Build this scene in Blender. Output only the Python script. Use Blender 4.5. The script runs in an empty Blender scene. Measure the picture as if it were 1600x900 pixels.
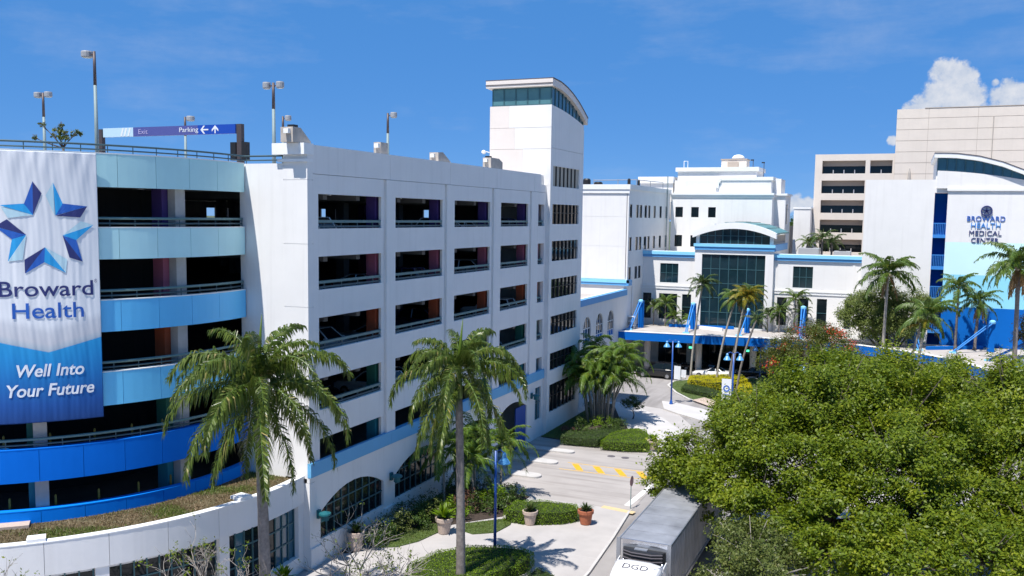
import bpy, bmesh, math, random
import numpy as np
from mathutils import Vector, Matrix
random.seed(7); RNG = np.random.default_rng(7)
SC = bpy.context.scene
COL = SC.collection
PI = math.pi
# ------------------------------------------------------------------ camera
CAM = np.array([30.0, -42.0, 20.15])
MROT = np.array([[0.91842396, 0.39538387, 0.01300129],
                 [0.04959531, -0.08247321, -0.99535847],
                 [-0.39247642, 0.91480586, -0.09535456]])      # rows: right, down, forward
FPX, CX, CY = 1436.128, 793.784, 475.763
cam_d = bpy.data.cameras.new('camera'); cam = bpy.data.objects.new('camera', cam_d); COL.objects.link(cam)
cam_d.sensor_width = 36.0; cam_d.lens = 36.0 * FPX / 1600.0
cam_d.shift_x = (800 - CX) / 1600.0; cam_d.shift_y = (CY - 450) / 1600.0
cam_d.clip_start = 0.5; cam_d.clip_end = 12000
mw = Matrix.Identity(4)
for i in range(3):
    mw[i][0] = MROT[0][i]; mw[i][1] = -MROT[1][i]; mw[i][2] = -MROT[2][i]; mw[i][3] = CAM[i]
cam.matrix_world = mw
SC.camera = cam
# ------------------------------------------------------------------ light
SUN = Vector((0.12, 0.45, -1.0)).normalized()                   # travel direction of the sunlight
EL = math.asin(-SUN.z); AZ = math.atan2(-SUN.x, -SUN.y)
sl = bpy.data.lights.new('sun', 'SUN'); so = bpy.data.objects.new('sun', sl); COL.objects.link(so)
sl.energy = 4.6; sl.angle = math.radians(0.53); sl.color = (1.0, 0.955, 0.89)
so.rotation_euler = SUN.to_track_quat('-Z', 'Y').to_euler(); so.location = (0, 0, 200)
W = bpy.data.worlds.new('World'); SC.world = W; W.use_nodes = True
wn, wl = W.node_tree.nodes, W.node_tree.links
bg = wn['Background']
sky = wn.new('ShaderNodeTexSky'); sky.sky_type = 'NISHITA'; sky.sun_disc = False
sky.sun_elevation = EL; sky.sun_rotation = AZ; sky.altitude = 0; sky.air_density = 0.5; sky.dust_density = 0.0; sky.ozone_density = 6.0
hs = wn.new('ShaderNodeMix'); hs.data_type = 'RGBA'; hs.inputs[0].default_value = 0.62      # clear tropical air: the texture softened towards one even blue
wl.new(sky.outputs[0], hs.inputs[6]); hs.inputs[7].default_value = (0.80, 3.75, 9.9, 1)
SKY_STRENGTH = 0.06
bg.inputs[1].default_value = SKY_STRENGTH
def wmath(op, a, b=None, c=None):
    n = wn.new('ShaderNodeMath'); n.operation = op
    for i, x in enumerate((a, b, c)):
        if x is None: continue
        if isinstance(x, (int, float)): n.inputs[i].default_value = x
        else: wl.new(x, n.inputs[i])
    return n.outputs[0]
tc = wn.new('ShaderNodeTexCoord'); DIR = tc.outputs['Generated']
def wdot(v):
    n = wn.new('ShaderNodeVectorMath'); n.operation = 'DOT_PRODUCT'; wl.new(DIR, n.inputs[0]); n.inputs[1].default_value = v
    return n.outputs['Value']
def raydir(px, py):
    d = MROT.T @ np.array([(px - CX) / FPX, (py - CY) / FPX, 1.0]); return d / np.linalg.norm(d)
def wnoise(scale, detail, rough, stretch=(1, 1, 1)):
    m = wn.new('ShaderNodeMapping'); wl.new(DIR, m.inputs[0]); m.inputs['Scale'].default_value = stretch
    n = wn.new('ShaderNodeTexNoise'); n.inputs['Scale'].default_value = scale; n.inputs['Detail'].default_value = detail; n.inputs['Roughness'].default_value = rough
    wl.new(m.outputs[0], n.inputs['Vector']); return n.outputs[0]
# cumulus: a union of round lobes, their edge broken by noise
LOBES = [(1488, 122, 30), (1472, 112, 20), (1506, 116, 22), (1489, 148, 44), (1462, 150, 26), (1520, 150, 26), (1440, 170, 26), (1420, 172, 14),
         (1577, 136, 17), (1560, 148, 16), (1598, 142, 16), (1580, 165, 30), (1555, 130, 7), (1394, 220, 9),
         (1245, 316, 16), (1228, 322, 14), (1262, 318, 14)]
acc = None
for (px, py, r) in LOBES:
    d = raydir(px, py); dv = wdot(tuple(d))
    k = (.93 * r / FPX) ** 2
    a = wmath('MULTIPLY', wmath('SUBTRACT', 1.0, dv), 2.0 / k)        # (distance / r)^2
    a = wmath('SUBTRACT', 1.0, a)
    acc = a if acc is None else wmath('SMOOTH_MAX', acc, a, 0.35)
nz = wnoise(58, 7, 0.62); nz2 = wnoise(150, 5, 0.6)
edge = wmath('ADD', acc, wmath('MULTIPLY', wmath('SUBTRACT', nz, 0.5), 2.3))
edge = wmath('ADD', edge, wmath('MULTIPLY', wmath('SUBTRACT', nz2, 0.5), 0.8))
mr = wn.new('ShaderNodeMapRange'); mr.interpolation_type = 'SMOOTHSTEP'; wl.new(edge, mr.inputs[0])
mr.inputs[1].default_value = 0.0; mr.inputs[2].default_value = 0.75; mr.inputs[4].default_value = 0.88
# cirrus: thin streaks along the sky, everywhere, low in contrast
c1 = wnoise(5.0, 6, 0.62, (1, 1, 4.0)); c2 = wnoise(1.7, 2, 0.5, (1, 1, 2))
mc = wn.new('ShaderNodeMapRange'); wl.new(wmath('MULTIPLY', c1, wmath('ADD', c2, 0.45)), mc.inputs[0])
mc.inputs[1].default_value = 0.5; mc.inputs[2].default_value = 0.78; mc.inputs[4].default_value = 0.16
cl_a = wmath('MAXIMUM', mr.outputs[0], mc.outputs[0])
shade = wn.new('ShaderNodeMapRange'); wl.new(nz, shade.inputs[0]); shade.inputs[1].default_value = 0.3; shade.inputs[2].default_value = 0.65
cc = wn.new('ShaderNodeMix'); cc.data_type = 'RGBA'; wl.new(shade.outputs[0], cc.inputs[0])
cc.inputs[6].default_value = (5.6, 6.5, 8.0, 1); cc.inputs[7].default_value = (9.0, 9.1, 9.4, 1)
mx = wn.new('ShaderNodeMix'); mx.data_type = 'RGBA'
wl.new(cl_a, mx.inputs[0]); wl.new(hs.outputs[2], mx.inputs[6]); wl.new(cc.outputs[2], mx.inputs[7])
wl.new(mx.outputs[2], bg.inputs[0])
vs = SC.view_settings; vs.view_transform = 'Standard'; vs.look = 'None'; vs.gamma = 1.0; vs.use_curve_mapping = False
vs.exposure = 0.6
SC.cycles.max_bounces = 6; SC.cycles.transparent_max_bounces = 4; SC.cycles.use_denoising = True
# ------------------------------------------------------------------ pixel helpers (where a sight line meets a plane of the place)
def ray(px, py): return MROT.T @ np.array([(px - CX) / FPX, (py - CY) / FPX, 1.0])
def gp(px, py, z=0.0): d = ray(px, py); return CAM + d * (z - CAM[2]) / d[2]
def fx(px, py, X=0.0): d = ray(px, py); return CAM + d * (X - CAM[0]) / d[0]
def fy(px, py, Y=0.0): d = ray(px, py); return CAM + d * (Y - CAM[1]) / d[1]
def gpoly(pts, z=0.0): return [tuple(gp(a, b, z)[:2]) for a, b in pts]
# ------------------------------------------------------------------ materials
def mat(name, col, rough=0.6, metal=0.0, var=0.0, scale=3.0, streak=0.0, bump=0.0, bscale=40.0, spec=0.5, col2=None, coat=0.0):
    m = bpy.data.materials.new(name); m.use_nodes = True
    n, l = m.node_tree.nodes, m.node_tree.links
    b = n['Principled BSDF']; b.inputs['Roughness'].default_value = rough; b.inputs['Metallic'].default_value = metal
    b.inputs['Specular IOR Level'].default_value = spec; b.inputs['Coat Weight'].default_value = coat
    c = (*col, 1)
    b.inputs['Base Color'].default_value = c
    if var or streak:
        g = n.new('ShaderNodeNewGeometry')
        no = n.new('ShaderNodeTexNoise'); no.inputs['Scale'].default_value = scale; no.inputs['Detail'].default_value = 6; no.inputs['Roughness'].default_value = 0.6
        l.new(g.outputs['Position'], no.inputs['Vector'])
        mr = n.new('ShaderNodeMapRange'); mr.inputs[1].default_value = 0.35; mr.inputs[2].default_value = 0.7; l.new(no.outputs[0], mr.inputs[0])
        mx = n.new('ShaderNodeMix'); mx.data_type = 'RGBA'; l.new(mr.outputs[0], mx.inputs[0]); mx.inputs[6].default_value = c
        d = col2 if col2 else tuple(x * (1 - var) for x in col)
        mx.inputs[7].default_value = (*d, 1); out = mx.outputs[2]
        if streak:
            mp = n.new('ShaderNodeMapping'); l.new(g.outputs['Position'], mp.inputs[0]); mp.inputs['Scale'].default_value = (2.2, 2.2, 0.12)
            ns = n.new('ShaderNodeTexNoise'); ns.inputs['Scale'].default_value = 1.0; ns.inputs['Detail'].default_value = 5; l.new(mp.outputs[0], ns.inputs['Vector'])
            mr2 = n.new('ShaderNodeMapRange'); mr2.inputs[1].default_value = 0.52; mr2.inputs[2].default_value = 0.8; mr2.inputs[4].default_value = streak; l.new(ns.outputs[0], mr2.inputs[0])
            m2 = n.new('ShaderNodeMix'); m2.data_type = 'RGBA'; l.new(mr2.outputs[0], m2.inputs[0]); l.new(out, m2.inputs[6])
            m2.inputs[7].default_value = (col[0] * .5, col[1] * .48, col[2] * .45, 1); out = m2.outputs[2]
        l.new(out, b.inputs['Base Color'])
    if bump:
        g2 = n.new('ShaderNodeNewGeometry')
        n2 = n.new('ShaderNodeTexNoise'); n2.inputs['Scale'].default_value = bscale; n2.inputs['Detail'].default_value = 4; l.new(g2.outputs['Position'], n2.inputs['Vector'])
        bp = n.new('ShaderNodeBump'); bp.inputs['Strength'].default_value = bump; bp.inputs['Distance'].default_value = 0.02
        l.new(n2.outputs[0], bp.inputs['Height']); l.new(bp.outputs[0], b.inputs['Normal'])
    return m
def leafmat(name, c1, c2, c3=None, trans=0.3, rough=0.45):
    m = bpy.data.materials.new(name); m.use_nodes = True
    n, l = m.node_tree.nodes, m.node_tree.links
    b = n['Principled BSDF']; b.inputs['Roughness'].default_value = rough; b.inputs['Specular IOR Level'].default_value = 0.35
    g = n.new('ShaderNodeNewGeometry'); r = n.new('ShaderNodeValToRGB'); l.new(g.outputs['Random Per Island'], r.inputs[0])
    e = r.color_ramp.elements; e[0].color = (*c1, 1); e[1].color = (*c2, 1)
    if c3: k = r.color_ramp.elements.new(0.9); k.color = (*c2, 1); e[-1].color = (*c3, 1)
    l.new(r.outputs[0], b.inputs['Base Color'])
    t = n.new('ShaderNodeBsdfTranslucent'); l.new(r.outputs[0], t.inputs[0])
    ms = n.new('ShaderNodeMixShader'); ms.inputs[0].default_value = trans
    l.new(b.outputs[0], ms.inputs[1]); l.new(t.outputs[0], ms.inputs[2]); l.new(ms.outputs[0], n['Material Output'].inputs[0])
    return m
M = {}
M['white'] = mat('white_paint', (.78, .765, .745), .75, var=.05, scale=.5, streak=.15, bump=.15)
M['whitecap'] = mat('white_coping', (.82, .82, .81), .7, var=.06, scale=1.2)
M['cream'] = mat('cream_paint', (.74, .67, .62), .75, var=.05, scale=.6, streak=.08)
M['beige'] = mat('beige_stucco', (.74, .655, .57), .8, var=.07, scale=.4, streak=.08)
M['beigedk'] = mat('beige_recess', (.42, .35, .29), .8, var=.07, scale=.4)
M['conc'] = mat('garage_concrete', (.13, .13, .13), .9, var=.3, scale=.8)  # kept dark: shade of the open decks put into the concrete colour
M['conccol'] = mat('concrete_column', (.42, .41, .40), .85, var=.2, scale=1.5, streak=.25)
M['concstub'] = mat('weathered_concrete', (.50, .45, .40), .9, var=.25, scale=2, streak=.3)
M['dark'] = mat('interior_shade', (.015, .015, .017), .9)  # near-black core wall: shade inside the ramp put into the colour
M['teal1'] = mat('pale_teal_panel', (.46, .75, .78), .55, var=.06, scale=.7, streak=.06)
M['teal2'] = mat('aqua_panel', (.50, .80, .83), .55, var=.06, scale=.7, streak=.06)
M['sky3'] = mat('sky_blue_panel', (.13, .55, .92), .5, var=.05, scale=.7, streak=.06)
M['sky4'] = mat('light_blue_panel', (.15, .60, .95), .5, var=.05, scale=.7, streak=.06)
M['royal5'] = mat('royal_blue_panel', (.001, .15, .66), .8, spec=.12, var=.06, scale=.7)
M['royal6'] = mat('bright_blue_panel', (.001, .20, .76), .8, spec=.12, var=.06, scale=.7)
M['band'] = mat('blue_belt', (.14, .42, .68), .6, var=.05, scale=.8)
M['royal'] = mat('canopy_blue', (.002, .13, .50), .8, spec=.15, var=.06, scale=.8)
M['trimlt'] = mat('trim_light_blue', (.25, .62, .88), .5, var=.04, scale=.8)
M['trimdk'] = mat('trim_blue', (.10, .34, .66), .5, var=.04, scale=.8)
M['aqua'] = mat('pale_aqua_paint', (.60, .85, .88), .7, var=.03, scale=.5)
M['skymural'] = mat('sky_mural_paint', (.28, .67, .86), .7, var=.03, scale=.5)
M['strut'] = mat('strut_blue', (.045, .24, .64), .4, var=.05)
M['rail'] = mat('teal_rail', (.12, .22, .23), .5, metal=.2, var=.15)
M['raildk'] = mat('dark_teal_rail', (.05, .10, .12), .5, metal=.2, var=.15)
M['glass'] = mat('teal_glass', (.010, .030, .040), .06, spec=.55, var=.3, scale=.9)
M['glassdk'] = mat('dark_glass', (.006, .012, .016), .05, spec=.38)
M['glasslt'] = mat('tower_glass', (.10, .235, .26), .12, spec=.5, var=.3, scale=.5)
M['glassbl'] = mat('blue_glass', (.035, .12, .17), .08, spec=.6)
M['mull'] = mat('teal_mullion', (.05, .13, .15), .45, metal=.3)
M['mulldk'] = mat('black_mullion', (.012, .013, .015), .5)
M['slat'] = mat('pale_blind', (.40, .37, .31), .7)
M['metalroof'] = mat('green_metal_roof', (.10, .30, .31), .4, metal=.3, var=.15, scale=2)
M['roofdk'] = mat('roof_edge', (.10, .09, .10), .8)
M['roofgrey'] = mat('flat_roof', (.55, .53, .50), .9, var=.2, scale=.7)
M['canroof'] = mat('canopy_roof', (.44, .405, .38), .9, var=.22, scale=.5)
M['lampblue'] = mat('lamp_blue', (.02, .09, .36), .35, var=.1)
M['lampshade'] = mat('lamp_shade_blue', (.08, .30, .58), .35)
M['tealmetal'] = mat('teal_lantern', (.015, .13, .15), .4, metal=.2)
M['pole'] = mat('galvanised_pole', (.22, .29, .30), .6, metal=.1, var=.1)
M['poledk'] = mat('bronze_pole', (.09, .07, .07), .5, metal=.3)
M['lampgrey'] = mat('lamp_head_grey', (.30, .31, .33), .6)
M['black'] = mat('black_plastic', (.012, .012, .013), .5)
M['purple'] = mat('purple_paint', (.06, .03, .16), .7); M['pink'] = mat('pink_paint', (.36, .10, .16), .7)
M['orange'] = mat('orange_paint', (.34, .07, .025), .7); M['green'] = mat('green_paint', (.02, .14, .10), .7); M['tealp'] = mat('teal_paint', (.02, .22, .30), .7)
M['door'] = mat('blue_door', (.01, .06, .30), .5)
M['yellow'] = mat('yellow_paint', (.70, .40, .02), .7, var=.3, scale=4)
M['yellowpost'] = mat('yellow_post', (.22, .16, .02), .6, var=.2, scale=6)
M['tactile'] = mat('pale_yellow_paving', (.62, .47, .26), .8, var=.15, scale=5)
M['roadwhite'] = mat('white_road_paint', (.72, .71, .69), .8, var=.12, scale=3)
M['terracotta'] = mat('terracotta', (.42, .13, .06), .7, var=.2, scale=6)
M['potpale'] = mat('sandstone_pot', (.52, .41, .34), .8, var=.2, scale=8)
M['soil'] = mat('mulch', (.055, .038, .028), .95, var=.5, scale=6, bump=.6, bscale=30)
M['trunk'] = mat('palm_trunk', (.24, .21, .19), .85, var=.45, scale=5, streak=.3, bump=.5, bscale=14)
M['trunkpale'] = mat('pale_palm_trunk', (.40, .36, .31), .85, var=.35, scale=5, bump=.4, bscale=14)
M['bark'] = mat('bark', (.10, .08, .065), .9, var=.4, scale=5, bump=.6, bscale=20)
M['twig'] = mat('pale_twig', (.36, .32, .28), .85, var=.4, scale=6)
M['shaft'] = mat('green_crownshaft', (.12, .20, .045), .45, var=.3, scale=3)
M['deadfrond'] = leafmat('dead_frond', (.26, .15, .06), (.36, .22, .10), trans=.15)
M['royalleaf'] = leafmat('royal_palm_leaf', (.048, .088, .013), (.13, .175, .028), (.32, .27, .10), trans=.3, rough=.34)
M['palmleaf'] = leafmat('palm_leaf', (.055, .105, .016), (.11, .17, .022), (.22, .21, .04), trans=.3)
M['limeleaf'] = leafmat('areca_leaf', (.07, .14, .016), (.14, .215, .02), (.26, .24, .03), trans=.35)
M['goldleaf'] = leafmat('yellowing_palm_leaf', (.10, .13, .012), (.32, .24, .02), (.50, .27, .02), trans=.3)
M['darkpalm'] = leafmat('dark_palm_leaf', (.03, .06, .014), (.065, .10, .022), (.16, .14, .05), trans=.22)
M['oak'] = leafmat('green_leaf', (.085, .14, .008), (.195, .255, .013), (.28, .31, .02), trans=.46)
M['oakyl'] = leafmat('young_green_leaf', (.15, .21, .012), (.27, .32, .018), (.36, .37, .03), trans=.48)
M['ficus'] = leafmat('ficus_leaf', (.13, .18, .04), (.23, .28, .07), (.31, .34, .11), trans=.48)
M['brownleaf'] = leafmat('brownish_leaf', (.09, .085, .02), (.16, .13, .035), (.24, .15, .05), trans=.25)
M['greyleaf'] = leafmat('grey_green_leaf', (.07, .10, .02), (.15, .18, .04), (.23, .23, .08), trans=.35)
M['poin'] = leafmat('poinciana_leaf', (.05, .085, .010), (.12, .13, .016), (.20, .14, .02), trans=.3)
M['redflower'] = leafmat('red_flower', (.45, .035, .012), (.6, .06, .02), trans=.2)
M['hedge'] = leafmat('clipped_hedge_leaf', (.10, .19, .006), (.18, .28, .008), (.26, .33, .01), trans=.38)
M['hedgedk'] = leafmat('dark_hedge_leaf', (.03, .065, .010), (.065, .11, .014), (.11, .15, .02), trans=.25)
M['hedgeyl'] = leafmat('yellow_hedge_leaf', (.44, .42, .004), (.62, .54, .005), (.68, .58, .01), trans=.4)
M['shrubred'] = leafmat('red_shrub_leaf', (.10, .05, .03), (.20, .10, .07), (.10, .12, .03), trans=.25)
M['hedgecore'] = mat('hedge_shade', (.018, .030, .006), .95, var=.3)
M['grassblade'] = leafmat('grass_blade', (.075, .12, .018), (.14, .19, .03), (.24, .20, .08), trans=.2)
M['drygrass'] = leafmat('dry_grass_blade', (.13, .10, .05), (.24, .17, .09), (.12, .14, .035), trans=.15)
M['lawn'] = mat('lawn_turf', (.075, .115, .025), .95, var=.4, scale=1.6, bump=.5, bscale=20)
M['dryturf'] = mat('dry_turf', (.17, .125, .075), .95, scale=1.1, var=.3, col2=(.085, .085, .04), bump=.8, bscale=9)
M['steel'] = mat('brushed_steel', (.42, .43, .45), .38, metal=.7, var=.12, scale=2)
M['trailer'] = mat('trailer_side', (.50, .47, .45), .5, metal=.2, var=.3, scale=.7, streak=.45)
M['trroof'] = mat('trailer_roof', (.36, .37, .40), .55, metal=.3, var=.45, scale=.5)
M['vwhite'] = mat('white_vehicle_paint', (.80, .80, .80), .25, coat=.6, var=.03, scale=1)
M['vblack'] = mat('black_vehicle_paint', (.008, .008, .010), .2, coat=.7)
M['tyre'] = mat('tyre_rubber', (.018, .018, .018), .85)
M['rim'] = mat('alloy_rim', (.45, .45, .47), .3, metal=.8)
M['chrome'] = mat('chrome', (.6, .6, .62), .15, metal=1.0)
M['redlens'] = mat('red_lens', (.35, .01, .01), .2); M['lens'] = mat('headlamp_lens', (.6, .62, .65), .1)
M['stopred'] = mat('faded_red_sign', (.30, .14, .14), .5)
M['board'] = mat('white_board', (.72, .74, .78), .5)
# road concrete: mottled, with faint tyre streaks along the lanes
def roadmat(name, col, sc, streakdir):
    m = mat(name, col, .9, var=.16, scale=.35, bump=.15, bscale=25)
    n, l = m.node_tree.nodes, m.node_tree.links; b = n['Principled BSDF']; src = b.inputs['Base Color'].links[0].from_socket
    g = n.new('ShaderNodeNewGeometry'); mp = n.new('ShaderNodeMapping'); l.new(g.outputs['Position'], mp.inputs[0]); mp.inputs['Scale'].default_value = streakdir
    ns = n.new('ShaderNodeTexNoise'); ns.inputs['Scale'].default_value = sc; ns.inputs['Detail'].default_value = 5; l.new(mp.outputs[0], ns.inputs['Vector'])
    r = n.new('ShaderNodeMapRange'); r.inputs[1].default_value = .48; r.inputs[2].default_value = .75; r.inputs[4].default_value = .8; l.new(ns.outputs[0], r.inputs[0])
    x = n.new('ShaderNodeMix'); x.data_type = 'RGBA'; l.new(r.outputs[0], x.inputs[0]); l.new(src, x.inputs[6]); x.inputs[7].default_value = (col[0] * .55, col[1] * .53, col[2] * .52, 1)
    l.new(x.outputs[2], b.inputs['Base Color']); return m
M['lane'] = roadmat('lane_concrete', (.37, .34, .32), 1.0, (.10, 1.3, 1))
M['road'] = roadmat('road_concrete', (.31, .29, .28), 1.0, (.9, .10, 1))
M['walk'] = mat('walk_concrete', (.42, .395, .38), .9, var=.14, scale=.6, bump=.15, bscale=25)
M['walk2'] = mat('pale_walk_concrete', (.50, .48, .465), .9, var=.12, scale=.6)
M['kerb'] = mat('kerb_concrete', (.50, .48, .46), .9, var=.15, scale=1.5)
M['land'] = mat('far_land', (.09, .11, .05), .95, var=.4, scale=.02)
# ------------------------------------------------------------------ mesh builder
class MB:
    def __init__(s): s.v = []; s.f = []; s.mi = []; s.ms = []
    def mslot(s, m):
        if m is None: return 0
        if m not in s.ms: s.ms.append(m)
        return s.ms.index(m)
    def add(s, vs, fs, m=None):
        k = len(s.v); i = s.mslot(m); s.v += [tuple(p) for p in vs]
        for f in fs: s.f.append(tuple(k + q for q in f)); s.mi.append(i)
        return s
    def box(s, x0, x1, y0, y1, z0, z1, m=None):
        v = [(x, y, z) for z in (z0, z1) for y in (y0, y1) for x in (x0, x1)]
        return s.add(v, [(0, 2, 3, 1), (4, 5, 7, 6), (0, 1, 5, 4), (1, 3, 7, 5), (3, 2, 6, 7), (2, 0, 4, 6)], m)
    def prism(s, poly, z0, z1, m=None):
        a = sum(poly[i][0] * poly[(i + 1) % len(poly)][1] - poly[(i + 1) % len(poly)][0] * poly[i][1] for i in range(len(poly)))
        if a < 0: poly = poly[::-1]
        n = len(poly); v = [(p[0], p[1], z0) for p in poly] + [(p[0], p[1], z1) for p in poly]
        return s.add(v, [tuple(range(n))[::-1], tuple(range(n, 2 * n))] + [(i, (i + 1) % n, n + (i + 1) % n, n + i) for i in range(n)], m)
    def extr(s, poly, off, m=None):
        """polygon of 3-D points pushed along a vector"""
        n = len(poly); off = np.array(off); v = [tuple(p) for p in poly] + [tuple(np.array(p) + off) for p in poly]
        return s.add(v, [tuple(range(n)), tuple(range(n, 2 * n))[::-1]] + [((i + 1) % n, i, n + i, n + (i + 1) % n) for i in range(n)], m)
    def tube(s, pts, rad, n=6, m=None, cap=True):
        pts = [np.array(p, float) for p in pts]
        if not hasattr(rad, '__len__'): rad = [rad] * len(pts)
        vs = []; prev = None
        for i, p in enumerate(pts):
            t = pts[min(i + 1, len(pts) - 1)] - pts[max(i - 1, 0)]; t = t / (np.linalg.norm(t) + 1e-9)
            if prev is None:
                a = np.array([1., 0, 0]) if abs(t[0]) < .8 else np.array([0, 1., 0])
            else: a = prev
            u = a - t * (a @ t); u /= (np.linalg.norm(u) + 1e-9); w = np.cross(t, u); prev = u
            for k in range(n):
                an = 2 * PI * k / n; vs.append(p + rad[i] * (math.cos(an) * u + math.sin(an) * w))
        fs = [(i * n + k, i * n + (k + 1) % n, (i + 1) * n + (k + 1) % n, (i + 1) * n + k) for i in range(len(pts) - 1) for k in range(n)]
        if cap: fs += [tuple(range(n))[::-1], tuple(range((len(pts) - 1) * n, len(pts) * n))]
        return s.add(vs, fs, m)
    def lathe(s, prof, c, n=14, m=None):
        """profile of (r, z) turned about the vertical through c"""
        vs = [(c[0] + r * math.cos(2 * PI * k / n), c[1] + r * math.sin(2 * PI * k / n), c[2] + z) for r, z in prof for k in range(n)]
        fs = [(i * n + k, i * n + (k + 1) % n, (i + 1) * n + (k + 1) % n, (i + 1) * n + k) for i in range(len(prof) - 1) for k in range(n)]
        fs += [tuple(range(n))[::-1], tuple(range((len(prof) - 1) * n, len(prof) * n))]
        return s.add(vs, fs, m)
    def arc(s, c, r0, r1, t0, t1, z0, z1, n=4, m=None):
        """block between two radii, two angles (degrees) and two heights"""
        vs = []
        for i in range(n + 1):
            t = math.radians(t0 + (t1 - t0) * i / n); co, si = math.cos(t), math.sin(t)
            vs += [(c[0] + r * co, c[1] + r * si, z) for r, z in ((r0, z0), (r1, z0), (r1, z1), (r0, z1))]
        fs = []
        for i in range(n):
            a, b = 4 * i, 4 * i + 4
            fs += [(a + k, a + (k + 1) % 4, b + (k + 1) % 4, b + k) for k in range(4)]
        fs += [(3, 2, 1, 0), (4 * n, 4 * n + 1, 4 * n + 2, 4 * n + 3)]
        return s.add(vs, fs, m)
    def mesh(s, name, m=None, smooth=False):
        me = bpy.data.meshes.new(name); me.from_pydata(s.v, [], s.f)
        ms = s.ms or [m]
        for q in ms: me.materials.append(q)
        if s.ms and len(ms) > 1: me.polygons.foreach_set('material_index', s.mi)
        if smooth: me.polygons.foreach_set('use_smooth', [True] * len(s.f))
        me.update(); bm = bmesh.new(); bm.from_mesh(me); bmesh.ops.recalc_face_normals(bm, faces=bm.faces); bm.to_mesh(me); bm.free()
        return me
    def build(s, name, m=None, parent=None, smooth=False, label=None, bevel=0):
        o = link(name, s.mesh(name, m, smooth), parent)
        if label: o['label'] = label
        if bevel:
            bv = o.modifiers.new('bevel', 'BEVEL'); bv.width = bevel; bv.segments = 2; bv.limit_method = 'ANGLE'
        return o
def link(name, me, parent=None, loc=None, rot=None, scale=None):
    o = bpy.data.objects.new(name, me); COL.objects.link(o)
    if parent is not None: o.parent = parent
    if loc is not None: o.location = loc
    if rot is not None: o.rotation_euler = rot
    if scale is not None: o.scale = scale
    return o
def tag(o, label=None, cat=None, group=None, kind=None):
    if label: o['label'] = label
    if cat: o['category'] = cat
    if group: o['group'] = group
    if kind: o['kind'] = kind
    return o
def thing(name, label, cat, loc=(0, 0, 0), rz=0.0, group=None):
    o = bpy.data.objects.new(name, None); COL.objects.link(o); o.location = loc; o.rotation_euler = (0, 0, rz)
    o.empty_display_size = 0.3
    return tag(o, label, cat, group)
def struct(o): o['kind'] = 'structure'; return o
def copy_tree(o, parent=None):
    c = o.copy(); COL.objects.link(c)
    if parent is not None: c.parent = parent
    for ch in list(o.children): copy_tree(ch, c)
    return c
def B(): return MB()
def quadmesh(name, V, mats, mi=None, nv=4):
    """V: (N, nv, 3) array of separate faces"""
    N = len(V); me = bpy.data.meshes.new(name)
    me.vertices.add(N * nv); me.vertices.foreach_set('co', V.reshape(-1).astype(np.float32))
    me.loops.add(N * nv); me.loops.foreach_set('vertex_index', np.arange(N * nv, dtype=np.int32))
    me.polygons.add(N); me.polygons.foreach_set('loop_start', np.arange(0, N * nv, nv, dtype=np.int32))
    for m in mats: me.materials.append(m)
    if mi is not None: me.polygons.foreach_set('material_index', mi.astype(np.int32))
    me.update(calc_edges=True); me.validate(); return me
def leaves(P, size, up=.5, fold=.3, aspect=.5, out=None):
    """one rhombus per point, random tilt biased upwards / outwards -> (N,4,3)"""
    N = len(P); n = RNG.normal(size=(N, 3)); n[:, 2] += up * 2
    if out is not None: n += out * 1.1
    n /= np.linalg.norm(n, axis=1)[:, None]
    a = RNG.normal(size=(N, 3)); a -= n * (a * n).sum(1)[:, None]; a /= np.linalg.norm(a, axis=1)[:, None]
    b = np.cross(n, a); s = (size * RNG.uniform(.6, 1.3, N))[:, None]
    return np.stack([P - a * s * .5, P + b * s * aspect * .5 + n * s * fold * .15, P + a * s * .5, P - b * s * aspect * .5 + n * s * fold * .15], 1)
def inpoly(x, y, poly):
    r = np.zeros(len(x), bool); n = len(poly); j = n - 1
    for i in range(n):
        xi, yi = poly[i]; xj, yj = poly[j]
        c = ((yi > y) != (yj > y)) & (x < (xj - xi) * (y - yi) / (yj - yi + 1e-12) + xi); r ^= c; j = i
    return r
def scatter(poly, dens):
    p = np.array(poly); lo, hi = p.min(0), p.max(0); n = int(dens * np.prod(hi - lo))
    x = RNG.uniform(lo[0], hi[0], n); y = RNG.uniform(lo[1], hi[1], n); k = inpoly(x, y, poly); return x[k], y[k]
def text_mesh(txt, shear=0.0, cuts=2, depth=0.0, bold=0.0):
    c = bpy.data.curves.new('lettering', 'FONT'); c.body = txt; c.align_x = 'LEFT'; c.shear = shear; c.offset = bold; c.extrude = depth; c.resolution_u = 5
    o = bpy.data.objects.new('lettering', c); COL.objects.link(o)
    dg = bpy.context.evaluated_depsgraph_get(); me = bpy.data.meshes.new_from_object(o.evaluated_get(dg)); bpy.data.objects.remove(o); bpy.data.curves.remove(c)
    if cuts:
        bm = bmesh.new(); bm.from_mesh(me); bmesh.ops.triangulate(bm, faces=bm.faces)
        bmesh.ops.subdivide_edges(bm, edges=bm.edges, cuts=cuts, use_grid_fill=True); bm.to_mesh(me); bm.free()
    v = np.array([p.co for p in me.vertices]); return me, v
def set_verts(me, V): me.vertices.foreach_set('co', np.asarray(V, np.float32).reshape(-1)); me.update()
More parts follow.
